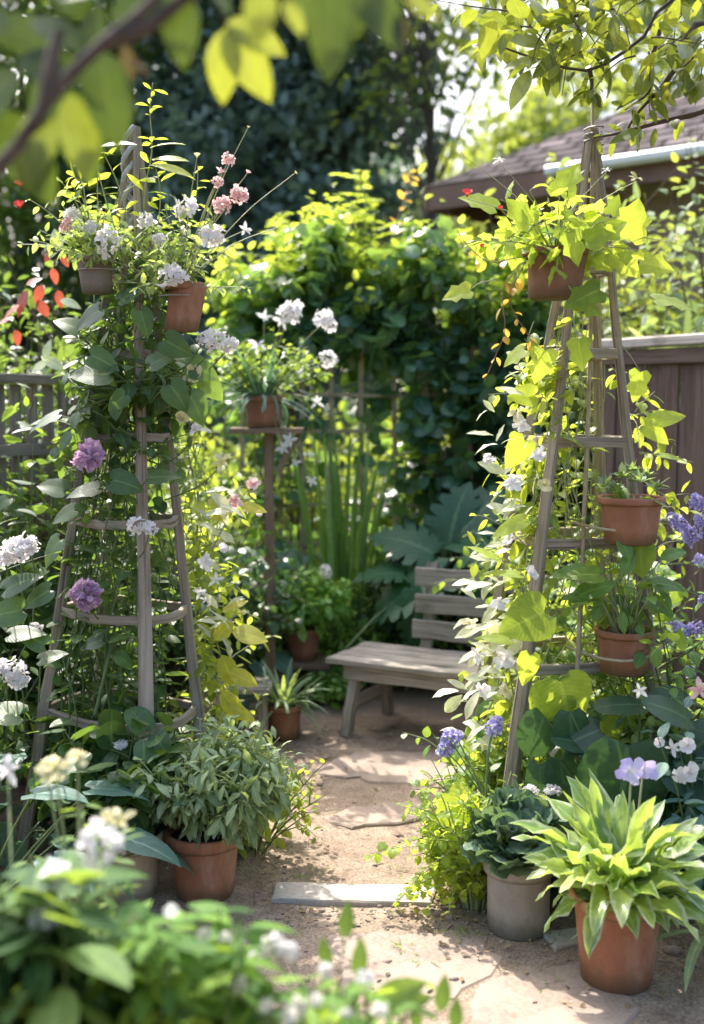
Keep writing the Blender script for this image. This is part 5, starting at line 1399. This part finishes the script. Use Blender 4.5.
floor_plants('leafy_clump', 'dark leafy clump at the foot of the left obelisk', (-0.9, 4.1, 0), 0.3, 0.26, 0.45, 34, 'shade', 0.085)
floor_plants('leafy_clump', 'pale trailing clump on the path edge right of the sage pot', (-0.36, 3.98, 0), 0.20, 0.22, 0.44, 36, 'vine_lime', 0.055, tint=(0.5, 0.3))
floor_plants('leafy_clump', 'dark leafy clump inside the foot of the right obelisk', (0.85, 4.15, 0), 0.34, 0.32, 0.6, 36, 'fresh', 0.09, tint=(0.35, 0.2))
floor_plants('leafy_clump', 'green clump behind the concrete planter at the foot of the right obelisk', (0.52, 3.95, 0), 0.2, 0.2, 0.5, 24, 'fresh', 0.075)
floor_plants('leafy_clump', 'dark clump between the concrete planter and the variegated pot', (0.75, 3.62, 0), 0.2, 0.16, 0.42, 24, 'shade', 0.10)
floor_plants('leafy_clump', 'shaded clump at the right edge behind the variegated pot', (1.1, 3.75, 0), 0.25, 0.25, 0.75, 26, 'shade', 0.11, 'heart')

# ================================================================== BEHIND: BEDS ROUND THE BENCH
def philodendron():
    c = P(425, 560, 6.35) * V(1, 1, 0)
    t_ = thing('philodendron', 'large dark plant with deeply cut leaves behind the bench', 'plant', c)
    LV, T = Leaves('cut'), Tubes(12, 6)
    for (px, py, Y, s, an, ti, tt, asp) in [(445, 543, 6.2, 96, -108, 0.5, 0.55, 0.85), (470, 520, 6.25, 80, 75, 0.45, 0.5, 0.85), (440, 520, 6.4, 80, -60, 0.5, 0.4, 0.85), (430, 560, 6.1, 70, -155, 0.65, 0.45, 0.7), (478, 545, 6.2, 66, 120, 0.6, 0.45, 0.8), (455, 510, 6.5, 80, 10, 0.6, 0.3, 0.8), (500, 560, 6.3, 70, 100, 0.5, 0.3, 0.8), (410, 540, 6.3, 60, -80, 0.5, 0.3, 0.8), (465, 500, 6.5, 76, 40, 0.6, 0.3, 0.8), (490, 505, 6.5, 84, 80, 0.6, 0.25, 0.8)]:
        p = hero(LV, px - 6, py + 34, Y - 0.2, s * 1.0, an, ti, asp, tt - 0.1, 0.8, 0.15, 0.012)
        T.add(smooth_path([c + V(rng.normal(0, 0.05), rng.normal(0, 0.05), 0), lerp(c, p, 0.55) + V(0, 0, 0.12), p], 12), 0.010, 0.006)
    s_ = smooth_path([P(345, 650, 5.9), P(375, 618, 6.0), P(405, 594, 6.1), P(420, 585, 6.12)], 12); T.add(s_, 0.009, 0.006)
    LV.build('foliage', M['philo'], t_); T.build('stem', M['stem'], t_)


philodendron()

c = P(338, 600, 6.55) * V(1, 1, 0)
rd = thing('reed_clump', 'clump of tall upright reed blades in front of the trellis', 'reeds', c)
LV = Leaves('strap')
for i in range(48):
    a = rng.uniform(0, 6.28); d = nz(V(rng.normal(0, 0.07), rng.normal(0, 0.07), 1))
    LV.add(c + V(rng.normal(0, 0.07), rng.normal(0, 0.05), 0), d, V(math.cos(a), math.sin(a), 0), rng.uniform(0.9, 1.55), 0.026, rng.uniform(0.05, 0.35), 0.4, rng.normal(0.5, 0.25))
LV.build('foliage', M['reed'], rd)

c = P(238, 640, 6.3) * V(1, 1, 0)
bh = thing('hosta_clump', 'clump of blue green rounded leaves under the plant stand', 'plant', c)
LV, T = Leaves('heart'), Tubes(10, 5)
for i in range(60):
    a = rng.uniform(0, 6.28); e_ = rng.uniform(0.4, 1.4)
    pl = path(c + V(rng.normal(0, 0.06), 0, 0), V(math.cos(a) * math.cos(e_), math.sin(a) * math.cos(e_), math.sin(e_)), rng.uniform(0.35, 0.78), (0, 0, -0.5), 0.15, 10); T.add(pl, 0.005, 0.003)
    LV.add(pl[-1], nz(pl[-1] - pl[-3] + V(0, 0, -0.06)), V(0, -0.1, 1), rng.uniform(0.12, 0.2), 0.75, 0.6, 0.25, rng.normal(0.55, 0.2), 0.02)
LV.build('foliage', M['blue_green'], bh); T.build('stem', M['stem'], bh)

bb = thing('leafy_shrub', 'leafy green shrub between the left end of the bench and the trellis', 'shrub', P(385, 640, 6.35) * V(1, 1, 0))
shrub(bb, bb.location, 0.36, 0.2, 0.62, 38, 9, 0.09, 'bed_leaf', 'lance', 0.42, 1.0, 'stem', -0.3, tint=(0.35, 0.2), branch=2)
b2 = thing('leafy_shrub', 'small round leaved shrub under the left end of the bench', 'shrub', P(330, 720, 5.95) * V(1, 1, 0))
shrub(b2, b2.location, 0.13, 0.12, 0.26, 22, 8, 0.05, 'bed_leaf', 'round', 0.85, 1.0, 'stem', -0.2, tint=(0.4, 0.2), branch=2)
b3 = thing('leafy_shrub', 'tall thin flowering weed behind the green potted plant left of the bench', 'shrub', P(263, 600, 6.3) * V(1, 1, 0))
shrub(b3, b3.location, 0.14, 0.14, 0.95, 12, 14, 0.065, 'bed_leaf', 'ovate', 0.5, 0.6, 'stem', 0, tint=(0.4, 0.2), branch=3)
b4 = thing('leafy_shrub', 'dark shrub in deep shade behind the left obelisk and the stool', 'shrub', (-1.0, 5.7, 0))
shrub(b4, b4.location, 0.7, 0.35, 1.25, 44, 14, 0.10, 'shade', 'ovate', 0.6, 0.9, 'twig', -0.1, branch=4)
b5 = thing('leafy_shrub', 'dark shrub added to deepen the shade behind the right end of the bench', 'shrub', (0.75, 6.5, 0))
shrub(b5, b5.location, 0.65, 0.25, 1.1, 50, 14, 0.11, 'shade', 'ovate', 0.6, 0.9, 'twig', -0.1, branch=4)  # extra dark foliage put in to darken the space under the bench
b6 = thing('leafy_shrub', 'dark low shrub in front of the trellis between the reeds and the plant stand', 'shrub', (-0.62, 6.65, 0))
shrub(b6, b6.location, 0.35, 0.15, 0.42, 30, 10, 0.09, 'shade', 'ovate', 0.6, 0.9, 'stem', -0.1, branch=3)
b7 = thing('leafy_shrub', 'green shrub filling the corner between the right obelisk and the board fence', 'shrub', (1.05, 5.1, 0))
shrub(b7, b7.location, 0.4, 0.3, 1.25, 34, 12, 0.085, 'fresh', 'ovate', 0.6, 0.9, 'stem', -0.1, branch=3, tint=(0.4, 0.25))

# climber over the trellis: dark rounded leaves, top coloured lighter as if sunlit
hg = thing('climbing_hedge', 'big dark rounded leaf climber covering the trellis, tinted sunlit yellow green on top', 'climber', (0.1, YT + 0.25, 0))
LV, T = Leaves('round'), Tubes(12, 5)
def hedge_ok(px, py):
    if 296 < px < 420 and 355 < py < 560: return rng.uniform() < 0.07       # the open trellis window
    if px < 300 and py > 330: return rng.uniform() < (0.6 if py < 430 else 0.3)
    return True
cnt = 0
while cnt < 900:
    px, py = rng.uniform(232, 545), rng.uniform(225, 620)
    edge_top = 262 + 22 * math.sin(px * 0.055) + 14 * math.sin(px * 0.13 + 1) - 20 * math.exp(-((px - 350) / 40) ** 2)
    if py < edge_top or not hedge_ok(px, py): continue
    Y = YT + rng.uniform(-0.22, 0.6)
    p0 = P(px, py, Y)
    pl = path(p0, V(rng.normal(0, 0.5), rng.normal(-0.35, 0.3), rng.normal(0.0, 0.5)), rng.uniform(0.14, 0.3), (0, -0.2, -0.5), 0.4, 12)
    T.add(pl, 0.003, 0.001)
    leafy(LV, pl, 9, 0.122, 0.82, 0.0, tint=(0.45 + 0.3 * (py < edge_top + 45), 0.22), droop=0.4, norm_noise=0.5)  # lighter tint near the top edge stands in for sunlight
    cnt += 1
for k in range(40):
    px = rng.choice([rng.uniform(240, 300), rng.uniform(410, 540)]); p0 = P(px, 600, YT + rng.uniform(0, 0.3)) * V(1, 1, 0)
    T.add(smooth_path([p0, p0 + V(rng.normal(0, 0.1), rng.normal(0, 0.05), 0.9), p0 + V(rng.normal(0, 0.2), rng.normal(0, 0.1), 1.9)], 12), 0.008, 0.004)
LV.build('foliage', M['hedge'], hg); T.build('stem', M['twig'], hg)
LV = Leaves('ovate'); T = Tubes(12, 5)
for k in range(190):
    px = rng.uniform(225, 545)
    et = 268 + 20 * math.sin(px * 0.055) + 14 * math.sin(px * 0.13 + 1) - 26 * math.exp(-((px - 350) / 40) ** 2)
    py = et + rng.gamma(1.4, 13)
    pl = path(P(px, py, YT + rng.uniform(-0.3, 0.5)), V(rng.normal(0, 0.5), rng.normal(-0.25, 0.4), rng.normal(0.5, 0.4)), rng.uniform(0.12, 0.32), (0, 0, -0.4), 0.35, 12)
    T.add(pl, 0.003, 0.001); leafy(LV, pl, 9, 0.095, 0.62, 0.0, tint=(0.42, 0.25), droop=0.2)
LV.build('sun_tinted_foliage', M['ivy'], hg); T.build('young_stem', M['stem'], hg)  # brighter leaf material paints the sun on the hedge top

# feathery shrub rising over the hedge
c = V(0.0, YT + 0.7, 0)
mi = thing('feathery_shrub', 'bright green feathery shrub rising above the middle of the hedge', 'shrub', c)
LV, T = Leaves('simple'), Tubes(14, 5)
for (px, py, top_) in [(352, 300, 166), (340, 300, 190), (364, 300, 184), (350, 300, 200), (330, 300, 215), (376, 300, 218), (265, 310, 222), (280, 310, 232)]:
    Y = YT + rng.uniform(0.1, 0.6); s_ = smooth_path([P(px, py + 60, Y), P(px + rng.normal(0, 8), (py + top_) / 2, Y), P(px + rng.normal(0, 5), top_, Y - 0.05)], 14)
    T.add(s_, 0.008, 0.003)
    for b in range(9):
        q, t, s = along(s_, 1, 0.25, 1.0); a = rng.uniform(0, 6.28)
        pl = path(q[0], V(math.cos(a), math.sin(a), 0.55), rng.uniform(0.12, 0.26), (0, 0, -0.45), 0.12, 14); T.add(pl, 0.002, 0.001)
        qq, tt, ss = along(pl, 9, 0.1, 1.0, 0.1)
        sd = nz(np.cross(tt, V(0, 0, 1)))
        for sg in (-1, 1):
            LV.add(qq, nz(sd * sg + tt * 0.45), nz(V(0, 0, 1) + rng.normal(0, 0.2, (9, 3))), rng.uniform(0.045, 0.07, 9), 0.45, 0.3, 0.15, rng.normal(0.6, 0.2, 9))
LV.build('foliage', M['ivy'], mi); T.build('stem', M['stem'], mi)
T = Tubes(14, 5); s_ = smooth_path([P(405, 300, YT), P(395, 235, YT), P(408, 190, YT), P(412, 172, YT)], 14)
OL = Leaves('ovate'); leafy(OL, s_, 9, 0.085, 0.5, 0.3, tint=(0.6, 0.2), pair=True, droop=0.1); T.add(s_, 0.004, 0.002)
OL.build('orange_foliage', M['orange_leaf'], mi); T.build('shoot_stem', M['stem_red'], mi)

# sunlit shrubs seen through the trellis
for (x, y, rx, h, lab) in [(-0.3, 9.2, 0.8, 1.9, 'sunlit yellow green shrub seen through the trellis window'), (0.7, 9.6, 0.8, 2.1, 'sunlit shrub behind the climber, right of the trellis window'), (-1.3, 8.6, 0.8, 2.0, 'sunlit shrub behind the plant stand on the far side of the trellis')]:
    t_ = thing('sunlit_shrub', lab, 'shrub', (x, y, 0))
    shrub(t_, V(x, y, 0), rx, 0.6, h, 42, 13, 0.13, 'vine_lime', 'ovate', 0.55, 0.9, 'twig', -0.1, branch=4, tint=(0.28, 0.28))

# left side: shrubs behind the railing
t_ = thing('glossy_shrub', 'tall glossy leaved shrub behind the grey railing at the left edge', 'shrub', (-1.75, 5.9, 0))
shrub(t_, V(-1.75, 5.9, 0), 0.75, 0.4, 2.75, 46, 22, 0.12, 'glossy', 'lance', 0.42, 0.8, 'twig', 0, branch=5, tint=(0.5, 0.25))
t_ = thing('glossy_shrub', 'lighter glossy shrub between the left obelisk and the dark trees', 'shrub', (-1.25, 6.7, 0))
shrub(t_, V(-1.25, 6.7, 0), 0.55, 0.4, 2.25, 34, 20, 0.11, 'fresh', 'lance', 0.42, 0.8, 'twig', 0, branch=4, tint=(0.6, 0.25))
c = V(-1.62, 5.35, 0)
rl = thing('red_leaf_shrub', 'shrub with scattered red and orange leaves above the left railing', 'shrub', c)
shrub(rl, c, 0.4, 0.2, 2.0, 18, 12, 0.08, 'fresh', 'ovate', 0.5, 0.8, 'stem_red', 0, branch=3, tint=(0.6, 0.25))
LV = Leaves('ovate')
for (px, py, s, an) in [(52, 268, 24, 160), (42, 285, 30, 200), (28, 290, 34, -150), (58, 290, 26, 170), (20, 305, 30, -120), (38, 300, 26, 150), (14, 318, 26, -100), (45, 262, 20, 30), (26, 285, 24, 60), (62, 255, 18, 150), (15, 330, 22, 160)]:
    hero(LV, px, py, 5.1, s * 0.8, an, 0.6, 0.6, rng.uniform(0.2, 0.9), 0.4, 0.2)
LV.build('red_foliage', M['red_leaf'], rl)
LV = Leaves('ovate')
for (px, py, s, an) in [(32, 372, 26, 50), (62, 370, 26, -50), (45, 360, 22, 10), (72, 240, 26, 10), (60, 250, 22, -20), (10, 130, 26, 60), (60, 300, 24, 100)]: hero(LV, px, py, 5.0, s, an, 0.5, 0.55, 0.8, 0.4, 0.2)
LV.build('pale_foliage', M['pale_blade'], rl)
for (px, py) in ((20, 209), (21, 187), (38, 170)): flower(rl, 'bud', 'red', P(px, py, 5.1), 0.03)
# right side behind the fence: pale blades and shrubs
c = P(690, 300, 6.6) * V(1, 1, 0)
ag = thing('blade_plant', 'tall clump of pale blade leaves behind the board fence on the right', 'plant', c)
LV = Leaves('strap'); blades(LV, c + V(0, 0, 1.6), 70, 0.75, 0.05, (15, 85), (0.9, 0.4), (0.5, 0.3), 0.25); LV.build('foliage', M['pale_blade'], ag)
LV = Leaves('strap'); T = Tubes(6, 6); T.add([c, c + V(0, 0, 0.8), c + V(0, 0, 1.62)], 0.06, 0.05); T.build('stem', M['bark'], ag)
for (x, y, rx, h, mt, lab) in [(2.25, 6.9, 0.5, 3.3, 'sage', 'tall pale shrub behind the blade plant at the right edge'), (1.75, 7.4, 0.5, 3.4, 'far', 'green shrub against the house wall on the right'), (1.2, 7.9, 0.6, 2.2, 'far', 'olive shrub under the house eaves behind the right obelisk')]:
    t_ = thing('wall_shrub', lab, 'shrub', (x, y, 0)); shrub(t_, V(x, y, 0), rx, 0.4, h, 60, 18, 0.13, mt, 'ovate', 0.5, 0.9, 'twig', 0, branch=4)

# ================================================================== TREES
def cone(c0, zt, r0, zb=1.0):
    def f(c):
        k = np.clip((zt - c[2]) / (zt - zb), 0.05, 1)
        return V(c0[0] + (c[0] - c0[0]) * k, c0[1] + (c[1] - c0[1]) * k, c[2])
    return f


tree('evergreen_tree', 'tall dark blue green evergreen behind the middle of the hedge', -0.9, 17, 11, (5.2, 2.0, 1.8, 5.0), 'evergreen', 0.12, 210, 130, 0.20, shape='simple', hollow=0.1)
tree('evergreen_tree', 'dark evergreen left of the tallest one, behind the left obelisk', -2.4, 19, 11, (5.2, 2.2, 1.8, 5.2), 'evergreen', 0.22, 130, 130, 0.20)
tree('evergreen_tree', 'dark evergreen nearest the house roof', 0.9, 22, 7, (3.0, 1.5, 1.4, 3.0), 'evergreen', 0.16, 80, 120, 0.2)
tree('evergreen_tree', 'dark evergreen at the left, showing through the top of the left obelisk', -4.1, 21, 11, (5.2, 2.0, 1.8, 5.2), 'evergreen', 0.22, 120, 130, 0.2)
tree('leafy_tree', 'broad sunlit tree behind the house roof', 3.2, 24, 10, (5.0, 3.2, 2.4, 3.6), 'far', 0.22, 110, 90, 0.22)
tree('leafy_tree', 'sunlit yellow green tree left of the house roof', 2.0, 17.5, 6, (3.4, 1.5, 1.3, 2.2), 'far', 0.16, 60, 100, 0.17)
tree('leafy_tree', 'dark leafy tree at the far left behind the foreground branch', -5.2, 18, 10, (5.2, 2.4, 2.0, 4.6), 'glossy', 0.22, 110, 110, 0.2)
tree('leafy_tree', 'high airy tree whose top branches cross the bright sky gap', 1.1, 15, 9.5, (6.9, 2.0, 1.6, 1.9), 'far', 0.11, 50, 50, 0.15, tint=(0.2, 0.2))
tree('leafy_tree', 'tall tree beyond the house at the far right', 7.0, 26, 13, (8.0, 3.4, 2.6, 4.6), 'far', 0.25, 110, 80, 0.26)
tree('leafy_tree', 'distant tree between the evergreens and the house', 0.0, 32, 8, (3.8, 7.0, 2.0, 3.6), 'far', 0.2, 130, 90, 0.3)

# tree at the right whose branch hangs over the right obelisk
c = V(2.15, 3.95, 0)
rt = thing('small_tree', 'small tree at the right edge whose leafy branch hangs over the right obelisk', 'tree', c)
T = Tubes(12, 8)
T.add(smooth_path([c, c + V(0.05, 0, 1.0), c + V(-0.05, -0.05, 1.9), c + V(-0.2, -0.1, 2.6), c + V(-0.3, -0.1, 3.6)], 12), 0.06, 0.02)
T.build('trunk', M['bark'], rt)
T = Tubes(14, 6); LV = Leaves('ovate')
YB = 3.75
limbs = [[c + V(-0.1, -0.05, 2.1), P(740, 96, YB), P(704, 112, YB), P(660, 122, YB), P(625, 132, YB), P(593, 138, YB)],
         [c + V(-0.2, -0.1, 2.6), P(720, 20, YB), P(670, 78, YB), P(640, 110, YB), P(628, 128, YB)],
         [c + V(-0.25, -0.1, 2.8), P(700, -10, YB), P(640, 40, YB), P(590, 70, YB), P(540, 60, YB), P(505, 48, YB)],
         [c + V(-0.28, -0.1, 3.1), P(660, -20, YB), P(600, 10, YB), P(560, 20, YB), P(545, 40, YB)],
         [P(660, 30, YB), P(652, 60, YB), P(650, 90, YB), P(625, 110, YB)],
         [P(590, 70, YB), P(592, 85, YB), P(590, 92, YB)]]
for k, l in enumerate(limbs):
    s_ = smooth_path(l, 14); T.add(s_, 0.014 if k < 2 else 0.008, 0.003)
    leafy(LV, s_, 12, 0.085, 0.5, 0.45, tint=(0.5, 0.3), droop=0.35, pet=0.25)
for i in range(56):
    px, py = rng.uniform(500, 720), rng.uniform(-60, 62)
    if py > 20 + (px - 480) * 0.35 and px < 600: py -= 30
    p0 = P(px, py, YB + rng.uniform(-0.25, 0.3)); pl = path(p0, V(rng.normal(-0.3, 0.5), rng.normal(0, 0.4), rng.normal(-0.2, 0.3)), rng.uniform(0.12, 0.26), (0, 0, -0.4), 0.3, 14)
    T.add(pl, 0.003, 0.0012); leafy(LV, pl, 6, 0.115, 0.46, 0.05, tint=(0.42, 0.32), droop=0.15, pet=0.2)
for (px, py, s, an, tt) in [(545, 45, 46, -75, 0.9), (540, 60, 44, -95, 0.85), (530, 70, 40, -150, 0.9), (555, 30, 40, -40, 0.9), (570, 20, 40, -10, 0.95), (560, 55, 40, -120, 0.6), (690, 105, 46, 30, 0.8), (640, 95, 36, 20, 0.8), (672, 100, 40, 45, 0.7), (640, 130, 30, -110, 0.5), (700, 60, 40, 120, 0.8)]:
    hero(LV, px, py, YB - 0.1, s, an, 0.6, 0.5, tt, 0.35, 0.2)
T.build('limb', M['twig'], rt); LV.build('crown', M['branch_leaf'], rt)

# foreground tree, top left, out of focus
c = V(-1.0, 1.42, 0)
ft = thing('small_tree', 'blurred branch with large leaves close to the camera at the top left', 'tree', c)
T = Tubes(14, 7); T.add(smooth_path([c, c + V(0.03, 0, 1.0), c + V(0.05, -0.02, 1.7), c + V(0.02, 0, 2.6)], 14), 0.035, 0.018); T.build('trunk', M['bark'], ft)
YF = 1.5
T = Tubes(14, 7); LV = Leaves('ovate')
for l in ([c + V(0.05, 0, 1.45), P(-70, 215, YF), P(0, 168, YF), P(55, 92, YF), P(105, 42, YF), P(150, 5, YF), P(190, -50, YF)], [P(105, 42, YF), P(150, 25, YF), P(190, -5, YF), P(260, -40, YF)], [P(45, 105, YF), P(52, 60, YF), P(60, 30, YF)], [P(190, -50, YF), P(260, -60, YF), P(340, -50, YF), P(420, -30, YF)]):
    T.add(smooth_path(l, 14), 0.011, 0.007)
for (px, py, s, an, tt, Y) in [(100, 50, 92, 170, 0.2, 1.1), (60, 60, 86, -155, 0.15, 1.12), (55, 50, 80, -60, 0.2, 1.14), (30, 20, 70, 110, 0.2, 1.1), (20, 70, 100, -130, 0.2, 1.15), (70, 90, 96, 165, 0.55, 1.2), (50, 100, 96, -165, 0.5, 1.22), (100, 5, 60, 200, 0.3, 1.1), (178, -12, 76, 178, 0.35, 1.05), (200, -30, 60, 140, 0.3, 1.08), (140, 0, 50, 100, 0.4, 1.1), (330, -25, 100, 178, 0.35, 1.1), (350, -30, 90, 140, 0.35, 1.12), (370, -30, 100, 205, 0.4, 1.15), (300, -30, 70, 160, 0.6, 1.2),
                            (10, 30, 80, -60, 0.15, 1.1), (85, 20, 80, -30, 0.15, 1.13), (0, 110, 100, 150, 0.45, 1.2), (60, 0, 80, 60, 0.2, 1.1), (15, 60, 90, 100, 0.2, 1.12), (35, 120, 80, -170, 0.3, 1.15), (110, 20, 70, 60, 0.2, 1.1)]:
    hero(LV, px, py, Y + 0.47, s, an, 0.75, 0.52, tt, 0.3, 0.2)
T.add(smooth_path([P(200, -40, 1.5), P(215, -10, 1.7), P(228, 28, 1.75)], 14), 0.004, 0.002)
T.build('limb', M['bark'], ft); LV.build('foliage', M['dark_branch'], ft)
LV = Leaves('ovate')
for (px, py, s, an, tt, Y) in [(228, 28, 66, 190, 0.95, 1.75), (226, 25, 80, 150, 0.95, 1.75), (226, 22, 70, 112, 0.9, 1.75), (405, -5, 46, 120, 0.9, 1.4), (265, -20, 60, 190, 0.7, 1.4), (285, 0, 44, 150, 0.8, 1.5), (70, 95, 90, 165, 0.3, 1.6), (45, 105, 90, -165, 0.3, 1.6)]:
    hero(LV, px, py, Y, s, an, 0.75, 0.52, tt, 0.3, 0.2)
LV.build('lit_tint_foliage', M['branch_leaf'], ft)  # the lit look of this cluster is put into a brighter leaf colour
OL = Leaves('ovate')
for (px, py, s, an) in [(125, 45, 40, 170), (398, 10, 46, 178), (130, 60, 30, 120)]: hero(OL, px, py, 1.6, s * 0.85, an, 0.7, 0.45, 0.2, 0.3, 0.2)
OL.build('brown_foliage', M['dry_leaf'], ft)

# ================================================================== FOREGROUND PLANTS (out of focus)
def fore(label, px0, px1, ytop, Y, n, mat, shape, lsize, asp, tint=(0.5, 0.2), flowers=(), stem='stem'):
    Y += 0.3
    c_ = P((px0 + px1) / 2, ytop, Y) * V(1, 1, 0)
    t_ = thing('flowering_plant', label, 'plant', c_)
    LV, T = Leaves(shape), Tubes(12, 5)
    for i in range(n):
        px = rng.uniform(px0, px1); tp_ = P(px, ytop + rng.gamma(1.4, 28), Y + rng.uniform(-0.15, 0.2))
        b_ = V(c_[0] + (tp_[0] - c_[0]) * 0.5, c_[1] + rng.normal(0, 0.04), 0)
        s_ = smooth_path([b_, lerp(b_, tp_, 0.6) + V(rng.normal(0, 0.02), 0.02, 0), tp_], 12)
        T.add(s_, 0.004, 0.002); leafy(LV, s_, 16, lsize, asp, 0.5, tint=tint, droop=0.3)
    for (fx, fy, Yf, k, m_, s) in flowers:
        b_ = P(fx, fy, Yf + 0.3); flower(t_, k, m_, b_, s * (0.8 if s < 0.025 else 1.0), (0, -0.6, 0.8))
        T.add([V(c_[0], c_[1], 0.4), lerp(V(c_[0], c_[1], 0.5), b_, 0.6), b_ - V(0, 0, s * 0.4)], 0.003, 0.002)
    LV.build('foliage', M[mat], t_); T.build('stem', M[stem], t_)
    return t_


fore('blurred large leaved plant with white blooms at the bottom left corner', -50, 75, 868, 1.45, 26, 'fore_leaf', 'ovate', 0.19, 0.5, (0.3, 0.3),
     [(98, 845, 1.5, 'puff', 'white', 0.040), (55, 875, 1.45, 'puff', 'white', 0.030), (45, 915, 1.4, 'puff', 'white', 0.026), (8, 770, 1.9, 'star5', 'white', 0.04)])
fore('blurred pale yellow flowers on tall stalks at the bottom left', 20, 130, 800, 1.9, 8, 'fore_leaf', 'lance', 0.08, 0.4, (0.6, 0.2),
     [(55, 765, 1.9, 'trumpet', 'cream', 0.036), (78, 755, 1.9, 'trumpet', 'cream', 0.030), (48, 778, 1.88, 'trumpet', 'cream', 0.026), (120, 822, 1.75, 'star5', 'cream', 0.04), (108, 818, 1.75, 'bud', 'cream', 0.02)], 'stem_pale')
fore('blurred leafy plant at the bottom edge right of the white blooms', 110, 260, 905, 1.5, 26, 'fore_fresh', 'ovate', 0.12, 0.5, (0.4, 0.35),
     [(205, 935, 1.5, 'puff', 'white', 0.016), (225, 938, 1.5, 'puff', 'white', 0.016), (172, 915, 1.6, 'bud', 'white', 0.02)])
fore('blurred spread of small white and pale blue flowers at the bottom centre', 230, 420, 962, 1.5, 26, 'fore_fresh', 'lance', 0.08, 0.4, (0.65, 0.3),
     [(275, 943, 1.5, 'puff', 'white', 0.024), (255, 962, 1.5, 'puff', 'white', 0.02), (290, 950, 1.5, 'puff', 'white', 0.02), (300, 1005, 1.4, 'puff', 'white', 0.02), (315, 1000, 1.4, 'puff', 'white', 0.018), (365, 980, 1.5, 'puff', 'white', 0.022), (265, 1005, 1.4, 'puff', 'white', 0.016), (325, 970, 1.5, 'puff', 'white', 0.016), (345, 1015, 1.4, 'puff', 'white', 0.018), (240, 985, 1.45, 'puff', 'white', 0.02), (218, 975, 1.45, 'puff', 'white', 0.018), (290, 1018, 1.4, 'puff', 'white', 0.02), (380, 1010, 1.4, 'puff', 'white', 0.018)])
c = P(330, 1000, 1.85) * V(1, 1, 0)
fp = thing('flowering_plant', 'blurred upright green buds and a long lime leaf at the bottom centre', 'plant', c)
LV, T = Leaves('ovate'), Tubes(12, 5)
for (px, py, s, an, tt) in [(345, 938, 40, 5, 0.3), (327, 968, 38, -5, 0.25), (357, 978, 46, 8, 0.3), (372, 1000, 60, 75, 0.95), (395, 1005, 44, 80, 0.8), (440, 1012, 40, 10, 0.3), (455, 1030, 36, 5, 0.3), (418, 1030, 30, -10, 0.4)]:
    p = hero(LV, px, py, 1.85, s, an, 0.7, 0.5, tt, 0.3, 0.35)
    T.add(smooth_path([c + V(0, 0, 0.3), lerp(c + V(0, 0, 0.5), p, 0.6), p], 12), 0.003, 0.002)
LV.build('foliage', M['fore_leaf'], fp); T.build('stem', M['stem'], fp)

# ================================================================== LIGHT, SKY, CAMERA
w = bpy.data.worlds.new('World'); scene.world = w; w.use_nodes = True
nt = w.node_tree
bg = nt.nodes['Background']
sky = nt.nodes.new('ShaderNodeTexSky'); sky.sky_type = 'NISHITA'; sky.sun_disc = False
sky.sun_elevation = SUN_EL; sky.sun_rotation = SUN_AZ; sky.air_density = 1.2; sky.dust_density = 9.0; sky.ozone_density = 4.5
nt.links.new(sky.outputs[0], bg.inputs[0]); bg.inputs[1].default_value = 0.15
sl = bpy.data.lights.new('sun', 'SUN'); sl.energy = 3.0; sl.angle = R(0.5); sl.color = (1.0, 0.94, 0.83)
so = bpy.data.objects.new('sun', sl); COL.objects.link(so); so.location = (0, 0, 20)
so.rotation_mode = 'QUATERNION'; so.rotation_quaternion = Vector(SUN).to_track_quat('Z', 'Y')

cam = bpy.data.cameras.new('camera'); co = bpy.data.objects.new('camera', cam); COL.objects.link(co)
co.location = tuple(EYE); co.rotation_euler = (math.pi / 2 - TILT, 0, 0)
cam.sensor_fit = 'HORIZONTAL'; cam.sensor_width = 24.0; cam.lens = FPX / W * 24.0
cam.clip_start = 0.05; cam.clip_end = 500
cam.dof.use_dof = True; cam.dof.focus_distance = 3.75; cam.dof.aperture_fstop = (cam.lens / 1000) / 0.026
cam.dof.aperture_blades = 0
scene.camera = co
scene.view_settings.view_transform = 'Standard'; scene.view_settings.look = 'None'; scene.view_settings.exposure = 0; scene.view_settings.gamma = 1.08
scene.cycles.film_exposure = 3.05
scene.cycles.use_denoising = True
scene.cycles.max_bounces = 8; scene.cycles.diffuse_bounces = 4; scene.cycles.transmission_bounces = 6; scene.cycles.glossy_bounces = 3
scene.cycles.sample_clamp_indirect = 6.0
